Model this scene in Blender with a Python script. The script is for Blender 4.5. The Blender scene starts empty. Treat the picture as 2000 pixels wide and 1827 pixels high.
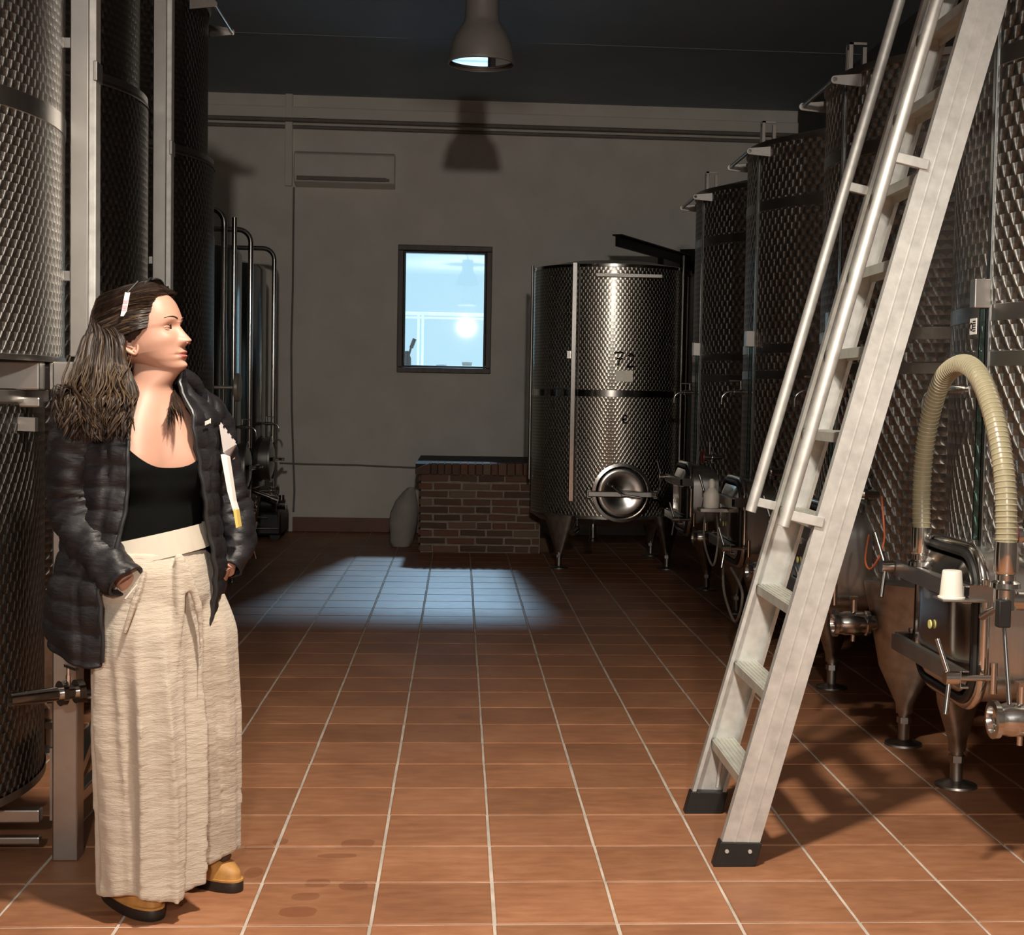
import bpy, bmesh, math, random
from mathutils import Vector, Matrix
R=math.radians; PI=math.pi
sc=bpy.context.scene; C=sc.collection
# ---------------------------------------------------------------- camera
H=1.40; F=2765.0; CX,CY=1080.0,913.0; VPX,VPY,ROLL=897.0,773.0,.0185
def cdir(px,py): return Vector(((px-CX)/F,-(py-CY)/F,-1.0))
Yc_=cdir(VPX,VPY).normalized()
up=cdir(VPX+1000,VPY+1000*ROLL).cross(Yc_).normalized()
if up.y<0: up=-up
Xc_=Yc_.cross(up).normalized()
RM=Matrix((Xc_,Yc_,up))            # camera -> world
CAM=Vector((0,0,H))
def at(px,py,Y):
    d=RM@cdir(px,py); return CAM+d*(Y/d.y)
def atx(px,py,X):
    d=RM@cdir(px,py); return CAM+d*(X/d.x)
cd=bpy.data.cameras.new('camera'); cam=bpy.data.objects.new('camera',cd); C.objects.link(cam)
cd.sensor_fit='HORIZONTAL'; cd.sensor_width=36; cd.lens=F/2000*36; cd.shift_x=(1000-CX)/2000; cd.clip_start=.05; cd.clip_end=200
cd.shift_y=(CY-913.5)/2000
cam.matrix_world=Matrix.Translation(CAM)@RM.to_4x4()
sc.camera=cam
# ---------------------------------------------------------------- view, world, lights
vs=sc.view_settings; vs.view_transform='Standard'; vs.look='None'; vs.gamma=1; vs.use_curve_mapping=False; vs.exposure=0.0
try:
    sc.cycles.use_denoising=True; sc.cycles.max_bounces=10; sc.cycles.sample_clamp_indirect=6
except Exception: pass
w=bpy.data.worlds.new('world'); sc.world=w; w.use_nodes=True
bg=w.node_tree.nodes['Background']; bg.inputs[0].default_value=(.46,.68,.84,1); bg.inputs[1].default_value=1.45
def light(name,kind,loc,energy,col,size=.1,aim=None,spot=None,blend=.5):
    l=bpy.data.lights.new(name,kind); l.energy=energy; l.color=col
    o=bpy.data.objects.new(name,l); C.objects.link(o); o.location=loc
    if kind in('POINT','SPOT'): l.shadow_soft_size=size
    if kind=='AREA': l.shape='DISK'; l.size=size
    if spot: l.spot_size=spot; l.spot_blend=blend
    if aim is not None: o.rotation_euler=(Vector(aim)-Vector(loc)).to_track_quat('-Z','Y').to_euler()
    return o
WARM=(1,.87,.73)
light('pendant_bulb_light','SPOT',(.12,2.55,3.42),590,WARM,.10,(.12,2.56,0),R(140),.6)
light('rear_bulb_light','POINT',(.14,-3.3,2.95),780,(1,.90,.80),.11)
light('outdoor_flood_light','AREA',(.02,18.4,4.75),560,(.48,.72,1),.30,(0.05,10.5,0))
# ---------------------------------------------------------------- mesh builder
class MB:
    def __init__(s): s.v=[]; s.f=[]; s.m=[]; s.uv={}
    def add(s,vs_,fs,mi=0,uvs=None):
        b=len(s.v); s.v+=[tuple(p) for p in vs_]
        for k,f in enumerate(fs):
            if uvs: s.uv[len(s.f)]=uvs[k]
            s.f.append(tuple(b+i for i in f)); s.m.append(mi)
        return s
    def box(s,c,sz,rot=None,mi=0):
        hx,hy,hz=[q/2 for q in sz]; c=Vector(c)
        vv=[Vector((x,y,z)) for x in(-hx,hx) for y in(-hy,hy) for z in(-hz,hz)]
        if rot is not None: vv=[rot@p for p in vv]
        return s.add([p+c for p in vv],[(0,1,3,2),(4,6,7,5),(0,4,5,1),(2,3,7,6),(0,2,6,4),(1,5,7,3)],mi)
    def b2(s,x0,x1,y0,y1,z0,z1,mi=0): return s.box(((x0+x1)/2,(y0+y1)/2,(z0+z1)/2),(abs(x1-x0),abs(y1-y0),abs(z1-z0)),None,mi)
    def tube(s,path,r,n=12,cap=True,mi=0,flat=1.0,closed=False):
        P=[Vector(p) for p in path]; N=len(P); rr=r if isinstance(r,(list,tuple)) else [r]*N
        T=[]
        for i in range(N):
            if closed: t=P[(i+1)%N]-P[i-1]
            else: t=P[min(i+1,N-1)]-P[max(i-1,0)]
            T.append(t.normalized() if t.length>1e-9 else Vector((0,0,1)))
        u=T[0].orthogonal().normalized(); rings=[]
        for i in range(N):
            u=(u-T[i]*u.dot(T[i]));
            u=u.normalized() if u.length>1e-6 else T[i].orthogonal().normalized()
            q=T[i].cross(u)
            rings.append([P[i]+(u*math.cos(2*PI*k/n)+q*flat*math.sin(2*PI*k/n))*rr[i] for k in range(n)])
        return s.loft(rings,cap and not closed,mi,loop=closed)
    def cyl(s,a,b,r,n=16,r2=None,mi=0): return s.tube([a,b],[r,r if r2 is None else r2],n,True,mi)
    def loft(s,rings,cap=True,mi=0,loop=False,open_=False,uvs=False):
        n=len(rings[0]); m=len(rings); vv=[p for r_ in rings for p in r_]; ff=[]
        for i in range(m if loop else m-1):
            j=(i+1)%m
            for k in range(n-1 if open_ else n):
                l=(k+1)%n; ff.append((i*n+k,i*n+l,j*n+l,j*n+k))
        if cap: ff.append(tuple(range(n-1,-1,-1))); ff.append(tuple((m-1)*n+k for k in range(n)))
        return s.add(vv,ff,mi)
    def lathe(s,prof,n=32,mat=None,mi=0,cap=False):
        rings=[[Vector((r*math.cos(2*PI*k/n),r*math.sin(2*PI*k/n),z)) for k in range(n)] for r,z in prof]
        if mat is not None: rings=[[mat@p for p in q] for q in rings]
        return s.loft(rings,cap,mi)
    def prism(s,pts,d,mi=0):      # polygon pts (3d) extruded by vector d
        n=len(pts); d=Vector(d); P=[Vector(p) for p in pts]
        return s.add(P+[p+d for p in P],[tuple(range(n-1,-1,-1)),tuple(n+i for i in range(n))]+[(i,(i+1)%n,n+(i+1)%n,n+i) for i in range(n)],mi)
    def mesh(s,name,mats,smooth=True,ang=38):
        me=bpy.data.meshes.new(name); me.from_pydata(s.v,[],s.f); me.validate()
        for m_ in (mats if isinstance(mats,(list,tuple)) else [mats]): me.materials.append(m_)
        if any(s.m):
            for p,i in zip(me.polygons,s.m): p.material_index=i
        bm=bmesh.new(); bm.from_mesh(me); bmesh.ops.recalc_face_normals(bm,faces=bm.faces); bm.to_mesh(me); bm.free()
        if smooth: me.shade_smooth(); me.set_sharp_from_angle(angle=R(ang))
        return me
    def build(s,name,mats,parent=None,smooth=True,ang=38,bevel=0,loc=None):
        o=bpy.data.objects.new(name,s.mesh(name,mats,smooth,ang)); C.objects.link(o)
        if parent is not None: o.parent=parent
        if loc is not None: o.location=loc
        if bevel:
            b=o.modifiers.new('bevel','BEVEL'); b.width=bevel; b.segments=2; b.limit_method='ANGLE'; b.angle_limit=R(40)
        return o
def tag(o,label=None,cat=None,group=None,kind=None):
    if label: o['label']=label
    if cat: o['category']=cat
    if group: o['group']=group
    if kind: o['kind']=kind
    return o
def empty(name,loc,rz=0,label=None,cat=None,group=None):
    o=bpy.data.objects.new(name,None); C.objects.link(o); o.location=loc; o.rotation_euler=(0,0,rz); o.empty_display_size=.1
    return tag(o,label,cat,group)
def struct(o): o['kind']='structure'; return o
def kids(o): return [c for c in C.objects if c.parent==o]
def copy_tree(o,parent=None):
    c=o.copy(); C.objects.link(c)
    if parent is not None: c.parent=parent
    for ch in kids(o): copy_tree(ch,c)
    return c
def lerp(a,b,t): return a+(b-a)*t
def interp(t,keys):     # keys: list of (t, tuple)
    if t<=keys[0][0]: return keys[0][1]
    for (t0,a),(t1,b) in zip(keys,keys[1:]):
        if t<=t1:
            q=(t-t0)/(t1-t0); q=q*q*(3-2*q)*.5+q*.5
            return tuple(lerp(x,y,q) for x,y in zip(a,b))
    return keys[-1][1]
def cinterp(t,keys):
    n=len(keys)
    if t<=keys[0][0]: return keys[0][1]
    if t>=keys[-1][0]: return keys[-1][1]
    for i in range(n-1):
        t0,a=keys[i]; t1,b=keys[i+1]
        if t<=t1:
            h=t1-t0; q=(t-t0)/h; out=[]
            for j in range(len(a)):
                d=(b[j]-a[j])/h
                dm=(a[j]-keys[i-1][1][j])/(t0-keys[i-1][0]) if i>0 else d
                dp=(keys[i+2][1][j]-b[j])/(keys[i+2][0]-t1) if i+2<n else d
                m0=0 if dm*d<=0 else 2*dm*d/(dm+d); m1=0 if dp*d<=0 else 2*dp*d/(dp+d)
                out.append((2*q**3-3*q*q+1)*a[j]+(q**3-2*q*q+q)*h*m0+(-2*q**3+3*q*q)*b[j]+(q**3-q*q)*h*m1)
            return tuple(out)
# ---------------------------------------------------------------- materials
class NT:
    def __init__(s,name):
        s.m=bpy.data.materials.new(name); s.m.use_nodes=True; s.t=s.m.node_tree; s.b=s.t.nodes['Principled BSDF']
    def n(s,k,**kw):
        o=s.t.nodes.new(k)
        for a,b in kw.items(): setattr(o,a,b)
        return o
    def l(s,a,b): s.t.links.new(a,b)
    def val(s,x,inp):
        if hasattr(x,'node'): s.l(x,inp)
        else: inp.default_value=x
    def math(s,op,a,b=None,c=None):
        o=s.n('ShaderNodeMath',operation=op); s.val(a,o.inputs[0])
        if b is not None: s.val(b,o.inputs[1])
        if c is not None: s.val(c,o.inputs[2])
        return o.outputs[0]
    def noise(s,scale,detail=4,vec=None,rough=.5,sc3=None):
        o=s.n('ShaderNodeTexNoise'); o.inputs['Scale'].default_value=scale; o.inputs['Detail'].default_value=detail; o.inputs['Roughness'].default_value=rough
        if vec is None: vec=s.n('ShaderNodeTexCoord').outputs['Object']
        if sc3:
            mp=s.n('ShaderNodeMapping'); mp.inputs['Scale'].default_value=sc3; s.l(vec,mp.inputs[0]); vec=mp.outputs[0]
        s.l(vec,o.inputs['Vector']); return o.outputs['Fac']
    def ramp(s,fac,stops):
        o=s.n('ShaderNodeValToRGB'); s.l(fac,o.inputs[0]); e=o.color_ramp.elements
        while len(e)<len(stops): e.new(.5)
        for q,(p,c) in zip(e,stops): q.position=p; q.color=(*c,1) if len(c)==3 else c
        return o.outputs[0]
    def bump(s,h,strength=.3,dist=.01):
        o=s.n('ShaderNodeBump'); s.l(h,o.inputs['Height']); o.inputs['Strength'].default_value=strength; o.inputs['Distance'].default_value=dist
        s.l(o.outputs[0],s.b.inputs['Normal']); return o.outputs[0]
    def mix(s,f,a,b,mode='MIX'):
        o=s.n('ShaderNodeMix',data_type='RGBA',blend_type=mode); s.val(f,o.inputs[0])
        for x,i in((a,6),(b,7)):
            if hasattr(x,'node'): s.l(x,o.inputs[i])
            else: o.inputs[i].default_value=(*x,1) if len(x)==3 else x
        return o.outputs[2]
def mat(name,col,rough=.5,metal=0,var=.12,nscale=12,bump=0,bd=.002,spec=None,trans=0,coat=0,sub=0,sheen=0,sc3=None):
    k=NT(name); f=k.noise(nscale,4,sc3=sc3); c=Vector(col[:3])
    k.l(k.ramp(f,[(.3,tuple(c*(1-var))),(.7,tuple(min(1,x*(1+var)) for x in c))]),k.b.inputs['Base Color'])
    k.b.inputs['Roughness'].default_value=rough; k.b.inputs['Metallic'].default_value=metal
    if spec is not None: k.b.inputs['Specular IOR Level'].default_value=spec
    if trans: k.b.inputs['Transmission Weight'].default_value=trans
    if coat: k.b.inputs['Coat Weight'].default_value=coat
    if sheen: k.b.inputs['Sheen Weight'].default_value=sheen; k.b.inputs['Sheen Roughness'].default_value=.4
    if sub: k.b.inputs['Subsurface Weight'].default_value=sub; k.b.inputs['Subsurface Radius'].default_value=(1,.35,.2); k.b.inputs['Subsurface Scale'].default_value=.01
    if bump: k.bump(f,bump,bd)
    return k.m
M={}
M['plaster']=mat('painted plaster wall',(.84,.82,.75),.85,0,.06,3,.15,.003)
M['plaster_trunk']=mat('painted trunking',(.84,.82,.75),.6,0,.03,5)
M['ceiling']=mat('dark painted ceiling',(.33,.39,.44),.75,0,.06,1.5,.1,.003)
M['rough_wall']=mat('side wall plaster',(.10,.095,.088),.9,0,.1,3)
M['skirt']=mat('red brown skirting tile',(.20,.075,.045),.45,0,.15,6)
M['frame_wood']=mat('dark stained window frame',(.085,.062,.05),.45,0,.35,18,.2,.002,sc3=(1,1,.15))
M['steel']=mat('polished stainless steel',(.62,.60,.57),.16,1,.05,20)
M['steel_brushed']=mat('brushed stainless steel',(.60,.58,.55),.30,1,.08,30,.1,.0006,sc3=(1,1,.05))
M['steel_dull']=mat('satin stainless steel',(.42,.405,.38),.38,1,.10,8)
M['steel_dark']=mat('smooth tank steel',(.33,.34,.335),.2,1,.08,3)
M['leg_steel']=mat('mottled leg steel',(.47,.43,.38),.42,1,.22,22,.15,.001)
M['alu']=mat('scuffed aluminium ladder',(.62,.63,.605),.5,.6,.13,26,.25,.001)
M['alu_tread']=mat('ribbed aluminium tread',(.62,.63,.57),.5,.55,.10,18)
M['rubber']=mat('black rubber',(.012,.011,.011),.5,0,.2,20)
M['black']=mat('black painted metal',(.012,.012,.012),.4,.2,.2,20)
M['white_plastic']=mat('white plastic',(.80,.78,.70),.45,0,.03,10)
M['pump']=mat('dark machine housing',(.03,.03,.03),.45,.3,.3,12)
M['lamp_shell']=mat('grey lamp reflector',(.30,.29,.275),.5,.2,.06,8)
M['tan']=mat('tan nubuck leather',(.50,.26,.075),.55,0,.25,25,.25,.002)
M['sole']=mat('black rubber sole',(.02,.015,.013),.5,0,.2,20)
M['lace']=mat('dark brown lace',(.06,.03,.015),.7)
M['lining']=mat('dark brown padded collar',(.08,.04,.02),.8)
M['grout']=mat('pale grey grout',(.56,.50,.43),.9,0,.25,8,.2,.002)
M['mortar']=mat('grey lime mortar',(.40,.34,.28),.95,0,.18,14,.4,.004)
M['cloth_sack']=mat('white sacking',(.46,.43,.39),.85,0,.12,9,.5,.01)
M['cable']=mat('grey wall cable',(.24,.22,.19),.6)
M['orange']=mat('orange cord',(.55,.14,.06),.6)
M['red']=mat('dark red plastic',(.16,.03,.02),.4)
M['yellow']=mat('yellow sticker',(.75,.70,.25),.5)
M['ink']=mat('black ink',(.01,.01,.01),.5)
M['paper']=mat('white paper',(.85,.83,.80),.6,0,.02)
M['paper_grey']=mat('grey printed paper',(.48,.45,.44),.6,0,.06)
M['page_yellow']=mat('yellow page edge',(.80,.60,.16),.6)
M['outdoor_white']=mat('white painted rail',(.80,.85,.88),.5)
M['brass']=mat('warm polished steel tap',(.75,.62,.45),.2,1,.05)
M['gauge']=mat('gauge dial',(.32,.30,.25),.3,.5,.1,30)
def guilloche(name,cell,rough=.30,col=(.44,.43,.41),dark=.6):
    k=NT(name); uv=k.n('ShaderNodeUVMap'); uv.uv_map='UVMap'
    s=k.n('ShaderNodeSeparateXYZ'); k.l(uv.outputs[0],s.inputs[0])
    v=k.math('DIVIDE',s.outputs[1],cell*.72); row=k.math('FLOOR',v); fv=k.math('FRACT',v)
    off=k.math('MULTIPLY',k.math('MODULO',k.math('ADD',row,1000),2.0),.5)
    u=k.math('ADD',k.math('DIVIDE',s.outputs[0],cell),off); fu=k.math('FRACT',u)
    du=k.math('SUBTRACT',fu,.5); dv=k.math('SUBTRACT',k.math('MULTIPLY',fv,.72),-.12)
    g=k.n('ShaderNodeNewGeometry'); cr=k.n('ShaderNodeVectorMath',operation='CROSS_PRODUCT'); cr.inputs[0].default_value=(0,0,1); k.l(g.outputs['Normal'],cr.inputs[1])
    a=k.n('ShaderNodeVectorMath',operation='SCALE'); k.l(cr.outputs[0],a.inputs[0]); k.l(k.math('MULTIPLY',dv,-1.0),a.inputs['Scale'])
    cz=k.n('ShaderNodeCombineXYZ'); k.l(du,cz.inputs[2])
    ad=k.n('ShaderNodeVectorMath',operation='ADD'); k.l(a.outputs[0],ad.inputs[0]); k.l(cz.outputs[0],ad.inputs[1])
    nm=k.n('ShaderNodeVectorMath',operation='NORMALIZE'); k.l(ad.outputs[0],nm.inputs[0]); k.l(nm.outputs[0],k.b.inputs['Tangent'])
    k.b.inputs['Anisotropic'].default_value=1.0; k.b.inputs['Roughness'].default_value=rough; k.b.inputs['Metallic'].default_value=1
    d2=k.math('ADD',k.math('MULTIPLY',du,du),k.math('MULTIPLY',dv,dv)); d=k.math('SQRT',d2)
    # brushed overlap: darker where one swirl is cut by the next
    k.l(k.mix(k.math('MULTIPLY',k.math('GREATER_THAN',d,.52),dark),col,tuple(c*.45 for c in col)),k.b.inputs['Base Color'])
    k.bump(d,.22,cell*.05)
    return k.m
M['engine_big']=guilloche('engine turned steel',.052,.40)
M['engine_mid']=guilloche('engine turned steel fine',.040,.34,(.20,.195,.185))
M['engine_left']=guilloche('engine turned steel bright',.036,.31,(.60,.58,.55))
M['engine_72']=guilloche('engine turned steel small',.036,.30,(.72,.70,.62))
# floor tile: colour per tile + clouding, footprints as damp stains in world space
def tile_mat():
    k=NT('terracotta tile'); oi=k.n('ShaderNodeObjectInfo'); g=k.n('ShaderNodeNewGeometry'); P=g.outputs['Position']
    f1=k.noise(2.2,5,P,.6); f2=k.noise(9,5,P,.6,(1,3.2,1)); 
    base=k.ramp(k.math('ADD',k.math('MULTIPLY',f1,.55),k.math('MULTIPLY',f2,.45)),[(.32,(.255,.102,.044)),(.5,(.35,.150,.068)),(.7,(.46,.215,.105))])
    hsv=k.n('ShaderNodeHueSaturation'); k.l(base,hsv.inputs['Color'])
    k.l(k.math('ADD',.86,k.math('MULTIPLY',oi.outputs['Random'],.26)),hsv.inputs['Value']); hsv.inputs['Saturation'].default_value=.96
    sp=k.n('ShaderNodeSeparateXYZ'); k.l(P,sp.inputs[0]); wob=k.math('MULTIPLY',k.math('SUBTRACT',k.noise(22,3,P),.5),.9)
    tot=None
    for px,py,a,b in((700,1648,34,9),(660,1672,40,5),(620,1725,26,9),(690,1730,30,10),(597,1752,28,8),(582,1782,38,11),(505,1655,30,6),(495,1705,18,11),(548,1645,16,6),(908,1402,16,4),(330,1770,26,10),(215,1785,60,5)):
        p=at(px,py,5); d=p-CAM; d*=(-H/d.z); q=CAM+d; ra=a*q.y/F; rb=b*q.y*q.y/(F*H)
        e=k.math('ADD',k.math('POWER',k.math('ABSOLUTE',k.math('DIVIDE',k.math('SUBTRACT',sp.outputs[0],q.x),ra)),2.6),k.math('POWER',k.math('ABSOLUTE',k.math('DIVIDE',k.math('SUBTRACT',sp.outputs[1],q.y),rb)),2.6))
        s=k.math('LESS_THAN',k.math('ADD',e,wob),.9); tot=s if tot is None else k.math('MAXIMUM',tot,s)
    col=k.mix(k.math('MULTIPLY',tot,.42),hsv.outputs[0],(.17,.055,.022)); k.l(col,k.b.inputs['Base Color'])
    k.l(k.math('SUBTRACT',k.math('ADD',.42,k.math('MULTIPLY',f2,.22)),k.math('MULTIPLY',tot,.08)),k.b.inputs['Roughness'])
    k.b.inputs['Specular IOR Level'].default_value=.35
    k.bump(k.noise(14,5,P,.6),.25,.004); return k.m
M['tile']=tile_mat()
def brick_mat(nm,stops):
    k=NT(nm); oi=k.n('ShaderNodeObjectInfo'); c=k.ramp(oi.outputs['Random'],stops)
    f=k.noise(28,5); c2=k.mix(k.math('MULTIPLY',f,.35),c,(.30,.22,.16)); k.l(c2,k.b.inputs['Base Color']); k.b.inputs['Roughness'].default_value=.92
    k.bump(f,.6,.006); return k.m
M['brick']=brick_mat('old brick',[(0,(.10,.055,.035)),(.3,(.14,.08,.05)),(.5,(.19,.10,.065)),(.75,(.22,.085,.055)),(1,(.25,.18,.12))])
def glass(name,tint=(1,1,1),refl=1.0,ior=1.5):
    k=NT(name); tr=k.n('ShaderNodeBsdfTransparent'); tr.inputs[0].default_value=(*tint,1); gl=k.n('ShaderNodeBsdfGlossy'); gl.inputs['Roughness'].default_value=.02
    fr=k.n('ShaderNodeFresnel'); fr.inputs[0].default_value=ior; mx=k.n('ShaderNodeMixShader'); k.l(k.math('MULTIPLY',fr.outputs[0],refl),mx.inputs[0]); k.l(tr.outputs[0],mx.inputs[1]); k.l(gl.outputs[0],mx.inputs[2])
    out=[x for x in k.t.nodes if x.type=='OUTPUT_MATERIAL'][0]; k.l(mx.outputs[0],out.inputs[0]); k.t.nodes.remove(k.b); return k.m
M['glass']=glass('window glass',(.97,1,1),1.6)
M['glass_lamp']=glass('lamp cover glass',(.92,.93,.92),2.6)
M['glass_tube']=glass('gauge glass tube',(.6,.8,.78),1.5)
def emit(name,col,st):
    k=NT(name); f=k.noise(6,2); k.l(k.ramp(f,[(0,col),(1,col)]),k.b.inputs['Emission Color']); k.b.inputs['Emission Strength'].default_value=st; return k.m
M['bulb']=emit('glowing bulb',(1,.88,.72),14)
# ================================================================= SETTING
WY=14.40; XL,XR=-3.05,3.40; ZC=4.36; T=.328
# floor: grout slab + individual tiles
fl=MB().b2(XL,XR,-6,WY,-.12,-.0035).build('floor',M['grout'],smooth=False); struct(fl)
gx0=.0822*H; gy0=F*H*.0010391      # a longitudinal and a transversal joint line
random.seed(4)
def tile_mesh(seed):
    r=random.Random(seed); g=.0045; a=T/2-g; z=[r.uniform(-.0008,.0008) for _ in range(4)]
    P=[(-a,-a),(a,-a),(a,a),(-a,a)]; j=.0012
    P=[(x+r.uniform(-j,j),y+r.uniform(-j,j)) for x,y in P]; e=.003
    mb=MB(); bot=[(x,y,-.006) for x,y in P]; mid=[(x,y,-.0022+z[i]*.5) for i,(x,y) in enumerate(P)]
    top=[(x*(1-e/a),y*(1-e/a),z[i]*.5) for i,(x,y) in enumerate(P)]
    mb.add(bot+mid+top,[(0,1,5,4),(1,2,6,5),(2,3,7,6),(3,0,4,7),(4,5,9,8),(5,6,10,9),(6,7,11,10),(7,4,8,11),(8,9,10,11)])
    return mb
tms=[tile_mesh(i).mesh('tile',M['tile'],False) for i in range(8)]
cells=[]
for i in range(-11,12):
    for j in range(-32,34):
        x=gx0+(i+.5)*T; y=gy0+(j+.5)*T
        if XL+T/2-.02<x<XR-T/2+.02 and y<WY-.1: cells.append((x,y))
def vis(x,y): return y>3.35 and -1.5<x<2.15 and abs((x/y*F)+VPX-1000)<1080 and y<11.5
near=sorted([c for c in cells if vis(*c)],key=lambda c:c[1])[:290]; ns=set(near)
for x,y in near:
    o=bpy.data.objects.new('tile',random.choice(tms)); C.objects.link(o); o.parent=fl; o.location=(x,y,0)
rest=MB()
for n_,(x,y) in enumerate(c for c in cells if c not in ns):
    t=tile_mesh(n_%8+20); rest.add([(p[0]+x,p[1]+y,p[2]) for p in t.v],t.f)
# cut tiles that close the row against the back wall and side walls
ys=max(c[1] for c in cells)+T/2; 
if WY-ys>.03:
    for i in range(-11,12):
        x=gx0+(i+.5)*T
        if XL+T/2-.02<x<XR-T/2+.02: rest.b2(x-T/2+.005,x+T/2-.005,ys+.004,WY-.004,-.006,0)
tag(rest.build('distant_tiles',M['tile'],fl,smooth=False),kind='stuff')
# back wall with window hole
a=at(778,477,WY); b=at(955,731,WY); wx0,wx1,wz0,wz1=a.x,at(960,600,WY).x,b.z,a.z-.005
wb=MB(); t_=.32
wb.b2(XL,wx0,WY,WY+t_,-.2,ZC+.1).b2(wx1,XR,WY,WY+t_,-.2,ZC+.1).b2(wx0,wx1,WY,WY+t_,-.2,wz0).b2(wx0,wx1,WY,WY+t_,wz1,ZC+.1)
struct(wb.build('wall_back',M['plaster'],smooth=False))
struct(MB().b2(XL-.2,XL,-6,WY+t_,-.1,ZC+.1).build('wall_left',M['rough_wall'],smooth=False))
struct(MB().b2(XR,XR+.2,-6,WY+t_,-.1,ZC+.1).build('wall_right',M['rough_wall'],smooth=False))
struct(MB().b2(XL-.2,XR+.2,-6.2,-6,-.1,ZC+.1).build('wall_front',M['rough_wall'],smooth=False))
ce=struct(MB().b2(XL-.2,XR+.2,-6.2,WY+t_,ZC,ZC+.25).build('ceiling',M['ceiling'],smooth=False))
for y in (12.0,7.2,2.4,-2.4): MB().b2(XL,XR,y-.012,y+.012,ZC-.003,ZC+.01).build('joint_strip',M['ceiling'],ce,smooth=False)

# window
wn=struct(empty('window_1',(wx0,WY,wz0))); fw=.055
def wl(x,y,z): return Vector((x-wx0,y-WY,z-wz0))
W_,H_=wx1-wx0,wz1-wz0
fm=MB()
for (x0,x1,z0,z1) in((0,W_,0,fw),(0,W_,H_-fw,H_),(0,fw,fw,H_-fw),(W_-fw,W_,fw,H_-fw)): fm.b2(x0,x1,-.03,.06,z0,z1)
i2=fw+.022
for (x0,x1,z0,z1) in((fw,W_-fw,fw,i2),(fw,W_-fw,H_-i2,H_-fw),(fw,i2,i2,H_-i2),(W_-i2,W_-fw,i2,H_-i2)): fm.b2(x0,x1,.0,.10,z0,z1,1)
fm.build('window_frame',[M['frame_wood'],M['black']],wn,smooth=False,bevel=.006)
MB().b2(i2-.01,W_-i2+.01,.045,.053,i2-.01,H_-i2+.01).build('pane',M['glass'],wn,smooth=False)
MB().b2(i2-.01,W_-i2+.01,.078,.086,i2-.01,H_-i2+.01).build('pane',M['glass'],wn,smooth=False)
# outside: terrace ledge, railing, tools and bits lying there
lz=at(870,722,15.6).z
tag(struct(MB().b2(-2.2,2.2,WY+t_+.002,17.6,lz-.2,lz-.03).build('trim_1',M['outdoor_white'],smooth=False)))
rl=empty('terrace_railing',(0,17,lz-.03),label='pale metal terrace railing with a post seen outside through the window',cat='railing')
def rel(p,q): return Vector(p)-Vector(q)
o0=Vector((0,17,lz-.03)); rt=at(870,611,17).z-o0.z; x1=at(822,660,17).x
MB().b2(-2,2,-.02,.02,rt-.035,rt).build('top_rail',M['outdoor_white'],rl,smooth=False,bevel=.004)
MB().b2(-2,2,-.012,.012,rt-.075,rt-.055).build('lower_rail',M['outdoor_white'],rl,smooth=False)
for xx in(x1-.03,x1+.02,x1-1.0,x1+1.25): MB().b2(xx-.014,xx+.014,-.015,.015,0,rt-.035).build('post',M['outdoor_white'],rl,smooth=False)
p=at(800,716,15.6); tl=empty('lever_tool',(p.x,15.6,lz-.03),label='black tool with a raised lever, outside at the lower left corner of the window',cat='tool')
def loc(px,py,Y,o): return at(px,py,Y)-o.location
MB().tube([loc(794,716,15.6,tl),loc(795,700,15.6,tl),loc(794,686,15.6,tl)],[.05,.045,.022],10).cyl(loc(794,716,15.6,tl)*1.0,Vector((loc(794,716,15.6,tl).x,0,0)),.04,10).build('body',M['black'],tl)
MB().tube([loc(797,700,15.6,tl),loc(803,678,15.6,tl)],.012,8).tube([loc(803,680,15.6,tl),loc(810,662,15.6,tl)],.022,8).build('lever',M['black'],tl)
for (px,py,ww,hh,nm,lb,ct) in((862,716,16,7,'coiled_hose','dark low coil outside at the middle of the window sill','hose'),(912,713,18,9,'small_box','small grey box outside at the right of the window sill','box')):
    p=at(px,720,15.4); o=empty(nm,(p.x,15.4,lz-.03),label=lb,cat=ct); s_=15.4/F; hh_=(at(px,py-hh/2,15.4).z-lz+.03)
    if nm=='small_box': MB().b2(-ww/2*s_,ww/2*s_,-.05,.05,0,hh_).build('carton',M['cable'],o,smooth=False,bevel=.004); MB().b2(-ww/2*s_-.003,ww/2*s_+.003,-.053,.053,hh_-.02,hh_+.004).build('lid',M['cable'],o,smooth=False)
    else:
        m_=MB()
        for q in range(3): m_.tube([Vector((ww/2*s_*1.2*math.cos(t*2*PI/20),.05*math.sin(t*2*PI/20)*2,.015+q*.024)) for t in range(20)],.012,6,closed=True)
        m_.build('coil',M['black'],o)
# skirting
s0,s1=at(575,1010,WY),at(778,1014,WY)
struct(MB().b2(-1.66,s1.x,WY-.018,WY,0,s0.z).build('baseboard_back',M['skirt'],smooth=False,bevel=.004))
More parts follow.
